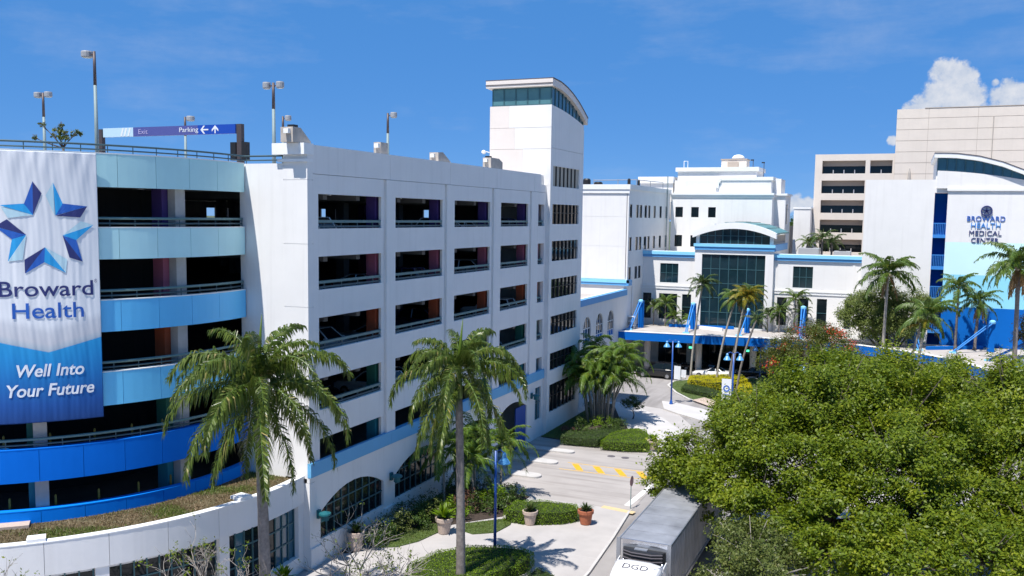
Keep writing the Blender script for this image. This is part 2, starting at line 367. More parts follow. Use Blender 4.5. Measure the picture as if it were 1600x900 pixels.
# ================================================================== ground
def sheet(name, poly, z0, z1, m, kind='structure', parent=None):
    o = B().prism(poly, z0, z1).build(name, m, parent); o['kind'] = kind; return o
o = B(); o.add([(-4000, -4000, -.06), (4000, -4000, -.06), (4000, 6000, -.06), (-4000, 6000, -.06)], [(0, 1, 2, 3)]); struct(o.build('ground', M['land']))
o = B(); o.add([(-80, -90, -.02), (140, -90, -.02), (140, 190, -.02), (-80, 190, -.02)], [(0, 1, 2, 3)]); struct(o.build('pavement', M['walk']))
sheet('road', [(14.55, -90), (14.55, 6), (14.1, 12), (13.6, 18), (13.6, 35), (12.5, 45), (9.5, 51.0), (7.0, 53.2), (2.6, 54.2), (.4, 54), (-3.4, 60), (-3.4, 84), (26, 84), (27, 74), (30, 71), (36, 64), (40, 52), (42, 35), (26, 35), (24, -90)], -.02, 0, M['road'])
sheet('entry_road', [(-20, 18.1), (13.58, 18.1), (13.58, 34.4), (-20, 34.9)], -.015, .004, M['lane'])
# raised footways
sheet('walkway', [(.15, -9), (14.4, -9), (14.4, 6.3), (14.0, 12.3), (13.5, 17.9), (.15, 18.0)], -.02, .13, M['walk'])
sheet('walkway', [(10.6, 34.6), (12.0, 37.5), (12.6, 41.5), (10.5, 44.8), (8.6, 48), (5.3, 51.6), (2.6, 54), (.4, 53), (.4, 34.9), (3, 34.7)], -.02, .12, M['walk2'])
WALKN = [tuple(gp(a, b)[:2]) for a, b in [(1034, 628), (1037, 640), (1060, 648), (1100, 660), (1140, 671), (1200, 682), (1240, 684), (1240, 672), (1190, 664), (1150, 655), (1095, 640), (1052, 630)]]
sheet('walkway', WALKN, -.02, .13, M['walk2'])
# entry islands
for k, (y, x1, hw) in enumerate([(19.7, 2.9, .45), (23.2, 5.0, .62), (27.5, 4.8, .62), (31.3, 4.9, .5)]):
    poly = [(-6, y - hw), (x1 - hw, y - hw)] + [(x1 - hw + hw * math.cos(t), y + hw * math.sin(t)) for t in np.linspace(-PI / 2, PI / 2, 9)] + [(-6, y + hw)]
    sheet('kerb_island', poly, -.01, .15, M['kerb'])
# kerb strips beside the truck lane and the loop road
def strip(pts, w, z0, z1, m, name):
    o = B()
    for a, b in zip(pts[:-1], pts[1:]):
        a, b = np.array(a), np.array(b); d = b - a; n = np.array([-d[1], d[0]]) / np.linalg.norm(d) * w / 2
        o.prism([tuple(a + n), tuple(b + n), tuple(b - n), tuple(a - n)], z0, z1)
    o = o.build(name, m); o['kind'] = 'structure'; return o
strip([(14.5, -9), (14.48, 6.3), (14.08, 12.3), (13.58, 17.9)], .16, -.02, .145, M['kerb'], 'kerb')
strip([(13.0, 19.3), (13.35, 25.0)], .42, -.01, .009, M['roadwhite'], 'stop_line')
for y in (-4.5, -.2, 4.1, 8.4):
    strip([(3.0 if y < 4 else 7.6, y), (14.4, y)], .025, .12, .134, M['roofgrey'], 'paving_joint')
strip([(11.6, 18.0), (14.0, 17.6)], .55, .12, .136, M['tactile'], 'tactile_paving')
# yellow hatched marking on the lanes
o = B()
for y in (26.2, 28.3):
    o.prism([(5.4, y - .05), (12.6, y - .05), (12.6, y + .05), (5.4, y + .05)], -.004, .009)
for x in (6.3, 8.1, 9.9, 11.7):
    o.prism([(x - .5, 28.1), (x + .1, 28.1), (x + 1.1, 26.4), (x + .5, 26.4)], -.004, .009)
o = o.build('road_marking', M['yellow']); o['kind'] = 'structure'
for (x, y) in ((8.07, 31.76), (9.29, 31.78)):
    t = tag(B().lathe([(.34, 0), (.34, .012), (.05, .014)], (x, y, .003), 18).build('manhole_cover', M['roofdk']), 'dark round manhole cover on the entry lane, %s' % ('left of the two' if x < 9 else 'right of the two'), 'manhole', 'manhole covers in the entry lane')
# ================================================================== parking garage
G = thing('parking_garage', 'long white parking garage with dark open decks and a curved ramp of blue bands', 'parking garage', (0, 0, 0))
BAYS = [(1.0, 7.93), (9.4, 16.27), (17.83, 24.43), (26.16, 32.44), (34.4, 36.0)]
ROWS = [(19.33, 21.26), (15.9, 17.77), (12.45, 14.33), (9.04, 10.87), (6.2, 7.39)]
FLOORS = [21.75, 18.2, 14.72, 11.28, 7.85, 5.0]
SPZ = [(17.77, 19.33), (14.33, 15.9), (10.87, 12.45), (7.39, 9.04)]
TOWY = 36.35
gaps = [(7.93, 9.4), (16.27, 17.83), (24.43, 26.16), (32.44, 34.4)]
for i, (y0, y1) in enumerate(BAYS):
    for z0, z1 in SPZ:
        B().box(-.3, 0, y0, y1, z0, z1).build('spandrel_panel', M['white'], G)
    B().box(-.3, 0, y0, y1, 21.26, 22.33).build('parapet_panel', M['white'], G)
for i, (y0, y1) in enumerate(gaps):
    B().box(-.32, -.14, y0, y0 + .38, 5.4, 22.33).build('pier_reveal', M['white'], G)
    B().box(-.34, .035, y0 + .38, y1, 5.4, 22.33).build('pier', M['white'], G)
B().box(-.34, -.006, 36.0, TOWY, 5.4, 22.33).build('pier', M['white'], G)
B().box(-.34, -.001, .502, 1.0, 5.39, 22.33).build('pier', M['white'], G)
edges = [.0, 8.8, 17.2, 25.4, 33.5, 35.1]
for a, b in zip(edges[:-1], edges[1:]):
    B().box(-.3, .0, a + .012, b - .012, 22.355, 23.92).build('parapet_panel', M['white'], G)
B().box(-.3, -.004, 35.11, TOWY, 22.355, 23.0).build('parapet_panel', M['white'], G)
B().box(-.42, -.302, 1.0, TOWY, 22.0, 23.9).build('parapet_backing', M['white'], G)  # added behind the panel joints so no light leaks through
# blue belt above the ground floor
bands = [0.0, 8.8, 17.2, 25.4, 33.3, TOWY]
for a, b in zip(bands[:-1], bands[1:]):
    B().box(-.3 if a else -.12, .12, a + .006 if a else -.03, b - .006, 5.38, 6.19).build('belt_course', M['band'], G)
# ground floor: piers, arches, glazing
gp_piers = [(0, 1.02), (8.0, 9.43), (16.25, 18.0), (24.43, 26.16), (32.44, 34.4), (35.9, TOWY)]
for a, b in gp_piers:
    B().box(-.34, 0, a if a else .502, b, 0, 5.38).build('ground_pier', M['white'], G)
    if a < 20: B().box(-.2, .1, a - .02, b + .02, 0, 1.25).build('pier_base', M['white'], G)
def arch_z(y, y0, y1, zs, zc): u = (2 * (y - y0) / (y1 - y0) - 1); return zs + (zc - zs) * (1 - u * u)
def arch_wall(y0, y1, zs, zc, ztop, x0=-.3, x1=-.004, n=14):
    o = B(); ys = [y0 + (y1 - y0) * (1 - math.cos(PI * k / n)) / 2 for k in range(n + 1)]
    for a, b in zip(ys[:-1], ys[1:]):
        za, zb = arch_z(a, y0, y1, zs, zc), arch_z(b, y0, y1, zs, zc)
        o.extr([(x0, a, za), (x0, b, zb), (x0, b, ztop), (x0, a, ztop)], (x1 - x0, 0, 0))
    return o
for (y0, y1) in ((1.02, 8.0), (9.43, 16.25)):
    arch_wall(y0, y1, 3.1, 4.12, 5.38).build('arch_wall', M['white'], G)
    B().box(-.3, -.006, y0, y1, 0, 1.5).build('sill_wall', M['white'], G)
    w = B(); nc = 9; zr = [1.5, 2.45, 3.3, 4.2]
    for k in range(1, nc):
        y = y0 + (y1 - y0) * k / nc; w.box(-.22, -.1, y - .03, y + .03, 1.5, arch_z(y, y0, y1, 3.1, 4.12))
    for z in zr[1:3]: w.box(-.23, -.11, y0, y1, z - .035, z + .035)
    w = w.build('arched_window', M['mull'], G)
    for k in range(nc):
        a, b = y0 + (y1 - y0) * k / nc, y0 + (y1 - y0) * (k + 1) / nc
        for z0, z1 in zip(zr[:-1], zr[1:]):
            pts = [(a, z0), (b, z0)]
            for q in range(5):
                y = b + (a - b) * q / 4; pts.append((y, max(z0 + .02, min(z1, arch_z(y, y0, y1, 3.1, 4.12)))))
            B().extr([(-.18, p[0], p[1]) for p in pts], (.012, 0, 0)).build('pane', M['glassdk'], w)
for (y0, y1) in ((18.0, 24.43), (26.16, 32.44)):
    arch_wall(y0, y1, 3.5, 4.3, 5.38).build('portal_arch', M['white'], G)
d = B(); d.box(-.2, -.1, 30.2, 32.4, 0, 3.6); d = d.build('blue_door', M['door'], G); B().box(-.1, -.04, 30.4, 30.5, 1.0, 1.2).build('handle', M['chrome'], d)
B().box(-.3, -.006, 34.4, 35.9, 4.7, 5.38).build('arch_wall', M['white'], G); B().box(-.3, -.006, 34.4, 35.9, 0, 1.7).build('sill_wall', M['white'], G)
w = B(); w.box(-.2, -.08, 35.1, 35.18, 1.7, 4.7); w.box(-.2, -.085, 34.4, 35.9, 3.2, 3.28); w = w.build('window', M['mull'], G)
for a, b in ((34.4, 35.1), (35.18, 35.9)):
    for c, e in ((1.7, 3.2), (3.28, 4.7)): B().box(-.18, -.15, a, b, c, e).build('pane', M['glassbl'], w)
# deck rails in the openings
for i, (y0, y1) in enumerate(BAYS):
    for j, (zs, zt) in enumerate(ROWS[:4]):
        r = B().box(-.34, -.16, y0, y1, zs + .33, zs + .48).build('railing', M['rail'], G)
        B().box(-.30, -.20, y0, y1, zs + .06, zs + .17).build('lower_rail', M['raildk'], r)
        p = B()
        for k in range(4): y = y0 + (y1 - y0) * (k + .5) / 4; p.box(-.29, -.22, y - .04, y + .04, zs, zs + .33)
        p.build('rail_post', M['raildk'], r)['kind'] = 'stuff'
# decks and what stands in them
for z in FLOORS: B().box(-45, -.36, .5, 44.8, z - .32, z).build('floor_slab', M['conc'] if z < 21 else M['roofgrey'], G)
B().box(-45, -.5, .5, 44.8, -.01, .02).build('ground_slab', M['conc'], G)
PAINT = [M['purple'], M['pink'], M['orange'], M['green'], M['tealp']]
for j, (zs, zt) in enumerate(ROWS):
    z0, z1 = (FLOORS[j + 1], FLOORS[j] - .32)
    for i, (a, b) in enumerate(gaps + [(35.4, 36.3)]):
        B().box(-1.15, -.5, a - .12, a + .55, z0, z1).build('column', PAINT[j], G)
    for X in (-9, -17.5, -26, -34.5):
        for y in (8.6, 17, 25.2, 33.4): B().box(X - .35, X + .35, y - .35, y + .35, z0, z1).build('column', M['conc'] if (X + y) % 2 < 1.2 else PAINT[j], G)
for j in range(4):                                                  # downstand beams and strip lamps under each deck
    zc = FLOORS[j] - .32
    for i, (y0, y1) in enumerate(BAYS[:4]):
        for u in (.22, .72): B().box(-14, -.6, y0 + (y1 - y0) * u - .2, y0 + (y1 - y0) * u + .2, zc - .45, zc - .002).build('deck_beam', M['conc'], G)
        B().box(-2.6, -1.4, y0 + (y1 - y0) * .47 - .08, y0 + (y1 - y0) * .47 + .08, zc - .2, zc - .1).build('strip_lamp', M['lens'], G)
# far walls with openings that let daylight through
o = B()
for j, (zs, zt) in enumerate(ROWS):
    zf, zc = FLOORS[j + 1] - .32, FLOORS[j] - .32
    if j:
        o.box(-45, -5.7, 44.5, 44.8, zf, zc); o.box(-45.3, -45, 0, 44.8, zf, zc); continue
    for (z0, z1) in ((zf, zs + .1), (zt - .55, zc)):
        o.box(-45, -5.7, 44.5, 44.8, z0, z1); o.box(-45.3, -45, 0, 44.8, z0, z1)
    for k, x in enumerate(np.arange(-45, -5.7, 2.6)):
        w_ = (1.9, 1.3, 2.6, 1.6, 2.6)[k % 5]; o.box(x, x + w_, 44.51, 44.79, zs + .1, zt - .55)
    for y in np.arange(0, 44.8, 5.6): o.box(-45.29, -45.01, y, y + 4.0, zs + .1, zt - .55)
o.box(-45, -5.7, 44.5, 44.8, 0, FLOORS[5] - .32); o.box(-45.3, -45, 0, 44.8, 0, FLOORS[5] - .32); o.box(-45.3, -5.7, 44.5, 44.8, 21.5, 22.9); o.box(-45.3, -45, 0, 44.5, 21.5, 22.9)
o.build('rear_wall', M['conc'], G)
# front end wall (faces the camera) behind and beside the ramp
B().box(-4.6, -1.62, .02, .45, 5.0, 22.9).build('end_wall', M['white'], G)
B().box(-45, -30.6, .02, .4, 0, 22.9).build('end_wall', M['white'], G)
for z0, z1 in ((0, 5.05), (5.05, 11.5), (11.5, 15.0), (15.0, 18.5), (18.5, 22.0), (22.0, 22.75)):
    B().box(-1.62, -.002, 0.0, .5, z0 + .012, z1 - .012).build('corner_pilaster', M['white'], G)
B().box(-1.56, -.05, .03, .48, 0, 23.9).build('pilaster_core', M['white'], G)
B().box(-1.60, -.003, .02, .5, 22.76, 22.96).build('pilaster_neck', M['white'], G)
B().box(-1.86, .02, -.16, .5, 22.97, 23.13).build('pilaster_moulding', M['whitecap'], G)
B().box(-2.08, .04, -.34, .55, 23.36, 23.97).build('pilaster_cap', M['whitecap'], G)
B().box(-1.62, -.18, .0, 1.0, 5.06, 5.3).build('ledge', M['whitecap'], G)
# concrete upstands along the roof edge
for k, (prof, th) in enumerate([([(-.85, 23.98), (-.85, 24.78), (-.15, 24.78), (.78, 24.1), (.78, 23.98)], .8), ([(8.3, 23.925), (8.3, 24.68), (9.2, 24.68), (9.2, 23.925)], .5),
                                ([(15.7, 23.925), (15.7, 24.55), (16.4, 24.6), (17.6, 24.0), (17.6, 23.925)], .7), ([(24.6, 23.925), (24.6, 24.75), (26.2, 24.75), (26.9, 24.5), (26.9, 23.925)], .7)]):
    o = B().extr([(-.9 if k else -1.1, a, b) for a, b in prof], (th, 0, 0)).build('roof_upstand', M['concstub'], G)
    B().box(-.75, -.45, prof[0][0] - .22, prof[0][0] - .002, prof[1][1] - .35, prof[1][1] - .1).build('flood_light', M['whitecap'], o)
    if k in (0, 3): B().box(-.8, -.4, prof[1][0] + .2, prof[1][0] + .6, prof[1][1] + .003, prof[1][1] + .14).build('roof_fitting', M['black'], o)
# ---- curved ramp
DC = (-17.2, -2.4, 0); DR = 13.2; T1 = 10.2; T0 = -150
DB = [(21.31, 22.9, 'teal1'), (17.82, 19.34, 'teal2'), (14.27, 15.81, 'sky3'), (10.62, 12.27, 'sky4'), (7.22, 8.79, 'royal5'), (5.0, 5.8, 'royal6')]
JT = [T1] + [-.45 - 8.38 * k for k in range(0, 18)] + [T0]
for (z0, z1, mk) in DB:
    band = B().arc(DC, 12.8, 13.1, T0, T1, z0 + .02, z1 - .02, 48, M[mk]).build('ramp_band', M[mk], G)
    for a, b in zip(JT[:-1], JT[1:]):
        B().arc(DC, 13.103, DR + (.0 if z1 < 21 or a < 5 else .0), b + .045, a - .045, z0, z1, 4).build('cladding_panel', M[mk], band, smooth=False)
    B().arc(DC, 12.78, 13.21, T0, T1, z1 + .002, z1 + .05, 60).build('band_coping', M['whitecap'] if mk not in ('royal5', 'royal6') else M[mk], band)
circ = [(DC[0] + 12.78 * math.cos(t), DC[1] + 12.78 * math.sin(t)) for t in np.linspace(0, 2 * PI, 64, endpoint=False)]
for z in (21.75, 18.22, 14.7, 11.15, 7.7, 5.05): B().prism(circ, z - .35, z).build('ramp_slab', M['conc'] if z < 21 else M['roofgrey'], G)
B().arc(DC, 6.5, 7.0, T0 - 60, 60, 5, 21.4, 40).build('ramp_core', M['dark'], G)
for j in range(5):
    zb, zt = DB[j + 1][1] - 1.1, DB[j][0] + .1
    for t in (-106.1, -74.1, -42.1, -10.1):
        B().arc(DC, 12.15, 12.77, t - 1.35, t + 1.35, zb, zt, 1).build('ramp_column', M['conccol'], G)
        B().arc(DC, 11.2, 12.1, t - 2.9, t - 1.0, zb, zt, 1).build('painted_column', PAINT[j], G)
    if j < 4:
        zs = DB[j + 1][1]
        ts = [math.radians(T0 + (T1 - T0) * k / 60) for k in range(61)]
        r = B().tube([(DC[0] + 13.02 * math.cos(t), DC[1] + 13.02 * math.sin(t), zs + .47) for t in ts], .075, 6).build('ramp_railing', M['rail'], G, smooth=True)
        q = B().tube([(DC[0] + 13.02 * math.cos(t), DC[1] + 13.02 * math.sin(t), zs + .22) for t in ts], .05, 5)
        q.build('lower_rail', M['raildk'], r, smooth=True)
        p = B()
        for k in range(0, 61, 2): p.tube([(DC[0] + 13.02 * math.cos(ts[k]), DC[1] + 13.02 * math.sin(ts[k]), zs), (DC[0] + 13.02 * math.cos(ts[k]), DC[1] + 13.02 * math.sin(ts[k]), zs + .45)], .03, 4)
        p.build('rail_post', M['raildk'], r)['kind'] = 'stuff'
ts = [math.radians(T0 + (T1 - T0) * k / 60) for k in range(61)]
top = [(DC[0] + 12.98 * math.cos(t), DC[1] + 12.98 * math.sin(t), 0) for t in ts] + [(-4.3, .25, 0), (-1.8, .25, 0)]
r = B().tube([(x, y, 23.33) for x, y, _ in top], .055, 6).build('roof_railing', M['raildk'], G, smooth=True)
B().tube([(x, y, 23.1) for x, y, _ in top], .04, 5).build('lower_rail', M['raildk'], r, smooth=True)
p = B()
for x, y, _ in top[::2] + top[-2:]: p.tube([(x, y, 22.9), (x, y, 23.33)], .03, 4)
p.build('rail_post', M['raildk'], r)['kind'] = 'stuff'
B().lathe([(.16, 0), (.2, .03), (.16, .06)], (DC[0] + 10.5 * math.cos(math.radians(-14)), DC[1] + 10.5 * math.sin(math.radians(-14)), 21.3), 12).build('deck_lamp', M['lens'], G)
# ---- podium under the ramp: curved white parapet, dry lawn, glazed wall
PR = 17.0; PT = 8.15; PJ = [PT, 3.8] + [-5.3 - 9.05 * k for k in range(0, 16)] + [-150]
pod = B().arc(DC, 16.62, 16.9, -150, PT, 3.95, 5.42, 48).build('podium_parapet', M['white'], G)
for a, b in zip(PJ[:-1], PJ[1:]): B().arc(DC, 16.903, PR, b + .035, a - .035, 3.92, 5.43, 5).build('wall_panel', M['white'], pod)
B().arc(DC, 16.6, 17.02, -150, PT, 5.432, 5.48, 70).build('coping', M['whitecap'], pod)
for t, rr in ((-42.5, 16.35), (-8.5, 16.2)): B().arc(DC, rr, 16.98, t - 1.3, t + 1.3, 5.484, 5.64, 2).build('scupper_block', M['whitecap'], pod)
B().arc(DC, 13.0, 13.9, -51.5, -44.4, 5.2, 5.36, 4).build('flashing', M['potpale'], G)
B().arc(DC, 13.0, 16.6, -150, 12, 4.5, 5.2, 60).build('planter_bed', M['dryturf'], G)
B().arc(DC, 16.5, 16.95, -150, PT, 0, .95, 60).build('podium_base', M['white'], G)
B().arc(DC, 16.0, 16.62, -150, PT, 3.7, 3.95, 40).build('podium_soffit', M['white'], G)
for t in (7.2, -13.2, -33.5, -54): B().arc(DC, 16.3, 16.94, t - 1.0, t + 1.0, .95, 3.92, 1).build('podium_pier', M['white'], G)
w = B()
tt = [6.1 - 2.04 * k for k in range(0, 33)]
for t in tt: w.arc(DC, 16.55, 16.68, t - .11, t + .11, .95, 3.95, 1)
for z in (1.95, 2.95): w.arc(DC, 16.56, 16.67, -60, 6.2, z - .04, z + .04, 40)
w = w.build('podium_window', M['mull'], G)
for a, b in zip(tt[:-1], tt[1:]):
    for z0, z1 in ((.95, 1.93), (1.97, 2.93), (2.97, 3.95)): B().arc(DC, 16.59, 16.61, b, a, z0, z1, 1).build('pane', M['glassbl'] if a > 0 or -10 < a < -8 else M['glassdk'], w)
# dry grass on the podium
n = 42000; tr = np.radians(RNG.uniform(-75, 11, n)); rr = RNG.uniform(13.25, 16.6, n)
X = DC[0] + rr * np.cos(tr); Y = DC[1] + rr * np.sin(tr)
def blades(X, Y, z, h, w, name, m):
    n = len(X); a = RNG.uniform(0, 2 * PI, n); hh = h * RNG.uniform(.4, 1.2, n); lx, ly = RNG.normal(0, .5, n) * hh, RNG.normal(0, .5, n) * hh
    zz = np.full(n, z) if np.isscalar(z) else z
    V = np.stack([np.stack([X - w * np.cos(a), Y - w * np.sin(a), zz], 1), np.stack([X + w * np.cos(a), Y + w * np.sin(a), zz], 1), np.stack([X + lx, Y + ly, zz + hh], 1)], 1)
    o = link(name, quadmesh(name, V, [m], nv=3)); o['kind'] = 'stuff'; return o
dens = np.sin(X * 1.3 + np.sin(Y * .9) * 2) + np.sin(Y * 1.7 - X * .6) + RNG.normal(0, .5, n)
k = dens > -2
blades(X[k & (dens < 1.0)], Y[k & (dens < 1.0)], 5.19, .085, .022, 'dry_grass', M['drygrass'])
blades(X[dens > .75], Y[dens > .75], 5.19, .13, .022, 'grass', M['grassblade'])
# yellow posts that stand on the lower ramp decks behind the blue bands
for zf, ths, lab in ((7.7, (-49.3, -40.2, -31.1, -22.9, -15.5), 'upper'), (5.05, (-48.6, -39.5, -30.6, -21.7, -13.6), 'lower')):
    for k, t in enumerate(ths):
        c = (DC[0] + 12.55 * math.cos(math.radians(t)), DC[1] + 12.55 * math.sin(math.radians(t)), zf)
        h = 1.72 if zf > 6 else 1.3
        tag(B().lathe([(.055, 0), (.055, h - .06), (.02, h)], c, 8).build('bollard', M['yellowpost']), '%s slim dull yellow post behind the %s dark blue ramp band, counted from the left' % (('first', 'second', 'third', 'fourth', 'fifth')[k], lab), 'post', 'yellow posts behind the %s blue ramp band' % lab)
# ---- banner hung over the ramp front
BN = thing('banner', 'tall wrinkled white and blue hospital banner with star logo hung on the curved ramp', 'banner', (DC[0] + 13.4 * math.cos(math.radians(-40.5)), DC[1] + 13.4 * math.sin(math.radians(-40.5)), 10.1))
BO = np.array(BN.location)
BT0, BT1, BZ0, BZ1 = -51.6, -29.9, 10.12, 22.88
def wrinkle(t, z):
    s = np.clip((z - 20.9) / 2.0, 0, 1); u = t - BT0
    e = np.clip((BT1 - t) / 2.5, 0, 1)
    w = .012 * np.sin(u * 1.3 + .22 * z + 1.8 * np.sin(z * .31 + u * .2)) + .007 * np.sin(u * 2.9 - .4 * z + 2.2 * np.sin(z * .6 + u * .5)) + .004 * np.sin(u * 6.1 + z * 1.1 + 2 * np.sin(z * .9)) + .004 * np.sin(z * 3.1 + u * 1.7 + 1.5 * np.sin(u * .8))
    w = w + s * s * (.045 * np.sin(u * .62 + (z - 20.6) * 1.9 + 1.1 * np.sin(u * .37)) + .022 * np.sin(u * 1.9 - (z - 20.6) * 2.3 + 1.3 * np.sin(u * .6)))
    return .7 * w * (.35 + .65 * e)
def bpos(t, z, off=0.0):
    t = np.asarray(t, float); z = np.asarray(z, float); r = 13.36 + wrinkle(t, z) + off; a = np.radians(t)
    return np.stack([DC[0] + r * np.cos(a) - BO[0], DC[1] + r * np.sin(a) - BO[1], z - BO[2]], -1)
m = mat('banner_cloth', (.76, .78, .81), .75, spec=.3)          # printed: white cloth, pale chevron band, blue field that deepens to navy
n_, l_ = m.node_tree.nodes, m.node_tree.links
uvn = n_.new('ShaderNodeAttribute'); uvn.attribute_name = 'print_height'; rp = n_.new('ShaderNodeValToRGB'); l_.new(uvn.outputs['Fac'], rp.inputs[0]); rp.color_ramp.interpolation = 'LINEAR'
e = rp.color_ramp.elements; e[0].position = 0.0; e[0].color = (.010, .05, .20, 1); e[1].position = 1; e[1].color = (.66, .68, .72, 1)
for p_, c_ in ((.10, (.012, .085, .33)), (.22, (.012, .16, .46)), (.34, (.015, .25, .58)), (.3999, (.02, .29, .62)), (.40, (.36, .44, .52)), (.4099, (.46, .52, .58)), (.42, (.56, .57, .61)), (.45, (.60, .62, .66)), (.47, (.76, .78, .81))):
    k = e.new(p_); k.color = (*c_, 1)
l_.new(rp.outputs[0], n_['Principled BSDF'].inputs['Base Color'])
M['bannercloth'] = m
nt, nz_ = 150, 260
tg, zg = np.meshgrid(np.linspace(BT0, BT1, nt), np.linspace(BZ0, BZ1, nz_))
zb = zg - BZ0 + .02 * np.sin(tg * 3)
P = bpos(tg, zg).reshape(-1, 3)
F = [(j * nt + i, j * nt + i + 1, (j + 1) * nt + i + 1, (j + 1) * nt + i) for j in range(nz_ - 1) for i in range(nt - 1)]
me = bpy.data.meshes.new('cloth'); me.from_pydata(P.tolist(), [], F); me.materials.append(m); me.polygons.foreach_set('use_smooth', [True] * len(F))
chev = 13.45 + np.abs(tg + 39.9) * .062                             # height of the chevron edge at each place
hh = np.where(zg < chev, .40 * (zg - BZ0) / (chev - BZ0) * .999, .40 + (zg - chev) * .055)
at = me.attributes.new('print_height', 'FLOAT', 'POINT'); at.data.foreach_set('value', np.clip(hh, 0, 1).reshape(-1).astype(np.float32)); me.update()
cl = link('cloth', me, BN); sd = cl.modifiers.new('thickness', 'SOLIDIFY'); sd.thickness = .012
M['ink'] = mat('navy_print', (.018, .028, .15), .7); M['inkblue'] = mat('blue_print', (.012, .105, .46), .7); M['inkcyan'] = mat('cyan_print', (.015, .33, .70), .7); M['inkpale'] = mat('pale_print', (.46, .66, .74), .7); M['inkwhite'] = mat('white_print', (.74, .77, .82), .7)
FAC = [[(-41.72, 21.48), (-41.83, 19.93), (-43.37, 20.43), 'inkblue'], [(-41.72, 21.48), (-40.18, 20.94), (-41.83, 19.93), 'ink'], [(-47.7, 20.36), (-43.37, 20.45), (-41.83, 19.93), 'inkcyan'], [(-47.5, 20.30), (-41.83, 19.93), (-46.26, 19.78), 'inkpale'],
       [(-38.07, 21.45), (-37.96, 19.92), (-39.48, 20.84), 'inkpale'], [(-38.07, 21.45), (-36.44, 20.48), (-37.8, 19.92), 'inkcyan'], [(-36.44, 20.48), (-31.92, 20.36), (-37.8, 19.92), 'inkblue'], [(-31.92, 20.36), (-33.27, 19.84), (-37.8, 19.90), 'ink'],
       [(-36.64, 18.99), (-33.18, 19.66), (-30.84, 19.48), 'inkpale'], [(-36.64, 18.99), (-30.84, 19.48), (-34.15, 18.77), 'inkcyan'], [(-36.64, 18.98), (-34.15, 18.77), (-33.1, 17.74), 'inkblue'], [(-36.64, 18.98), (-33.1, 17.74), (-35.52, 17.94), 'ink'],
       [(-39.91, 18.43), (-40.1, 17.73), (-43.63, 17.21), 'inkblue'], [(-39.91, 18.43), (-43.63, 17.21), (-43.64, 17.85), 'ink'], [(-39.91, 18.43), (-36.24, 17.21), (-40.1, 17.73), 'inkcyan'], [(-39.91, 18.43), (-35.95, 17.86), (-36.24, 17.21), 'inkpale'],
       [(-48.6, 19.40), (-46.48, 19.72), (-43.17, 19.01), 'ink'], [(-48.6, 19.38), (-43.17, 19.01), (-45.71, 18.8), 'inkblue'], [(-43.17, 19.0), (-45.71, 18.8), (-46.57, 17.77), 'inkcyan'], [(-43.17, 19.0), (-46.57, 17.77), (-43.94, 17.85), 'inkpale']]
for fc in FAC:
    a, b, c = [np.array(p) for p in fc[:3]]; n = 12; idx = {}; vs = []; fs = []
    for i in range(n + 1):
        for j in range(n + 1 - i):
            idx[i, j] = len(vs); q = a + (b - a) * i / n + (c - a) * j / n; vs.append(q)
    for i in range(n):
        for j in range(n - i):
            fs.append((idx[i, j], idx[i + 1, j], idx[i, j + 1]))
            if i + j < n - 1: fs.append((idx[i + 1, j], idx[i + 1, j + 1], idx[i, j + 1]))
    q = np.array(vs); me = bpy.data.meshes.new('star_facet'); me.from_pydata(bpos(q[:, 0], q[:, 1], .022).tolist(), [], fs); me.materials.append(M[fc[3]]); link('star_facet', me, BN)
def banner_text(txt, tl, tr_, zbase, cap, m, shear=0.0, slope=0.0, bold=0.0):
    me, v = text_mesh(txt, shear, 3, 0, bold)
    x0, x1 = v[:, 0].min(), v[:, 0].max(); ch = .73 if True else 1
    t = tl + (v[:, 0] - x0) / (x1 - x0) * (tr_ - tl); z = zbase + v[:, 1] / ch * cap + slope * (v[:, 0] - x0) / (x1 - x0)
    set_verts(me, bpos(t, z, .024)); me.materials.clear(); me.materials.append(m); link('lettering', me, BN)
banner_text('Broward', -48.4, -31.25, 16.14, .74, M['ink'], 0, 0, .008)
banner_text('Health', -46.15, -33.15, 15.10, .76, M['inkblue'], 0, 0, .008)
banner_text('Well Into', -45.8, -33.4, 12.34, .60, M['inkwhite'], .2, 0, .02)
banner_text('Your Future', -47.7, -31.6, 11.40, .60, M['inkwhite'], .2, 0, .02)
banner_text('®', -31.0, -30.45, 16.72, .18, M['ink'])
# ---- overhead sign gantry on the roof deck
S = thing('sign_gantry', 'long overhead blue Exit and Parking sign between two posts on the roof deck', 'sign', (-17.3, 8, 21.75))
def SX(x): return x + 17.3
B().box(SX(-11.25), SX(-10.85), -.15, .15, 0, 4.3).build('post', M['poledk'], S); B().box(SX(-23.6), SX(-23.3), -.15, .15, 0, 4.25).build('post', M['poledk'], S)
B().box(SX(-11.75), SX(-11.3), -.2, .2, 1.9, 3.1).build('control_box', M['black'], S); B().box(SX(-10.82), SX(-10.45), -.2, .2, 1.9, 3.1).build('control_box', M['black'], S)
M['signpale'] = mat('pale_sign_face', (.50, .68, .80), .4); M['signpurple'] = mat('violet_blue_sign_face', (.085, .095, .30), .35); M['signblue'] = mat('blue_sign_face', (.012, .065, .40), .35)
zz0, zz1 = 3.68, 4.31
for x0, x1, k in ((-23.25, -20.4, 'signpale'), (-20.4, -14.6, 'signpurple'), (-14.6, -11.4, 'signblue')):
    B().box(SX(x0), SX(x1), -.08, .08, zz0, zz1).build('sign_panel', M[k], S)
o = B()
for x in (-21.6, -21.3, -20.95): o.extr([(SX(x), -.083, zz0 + .03), (SX(x + .16), -.083, zz0 + .03), (SX(x + .36), -.083, zz1 - .03), (SX(x + .2), -.083, zz1 - .03)], (0, -.006, 0))
o.build('sign_stripes', M['inkwhite'], S)
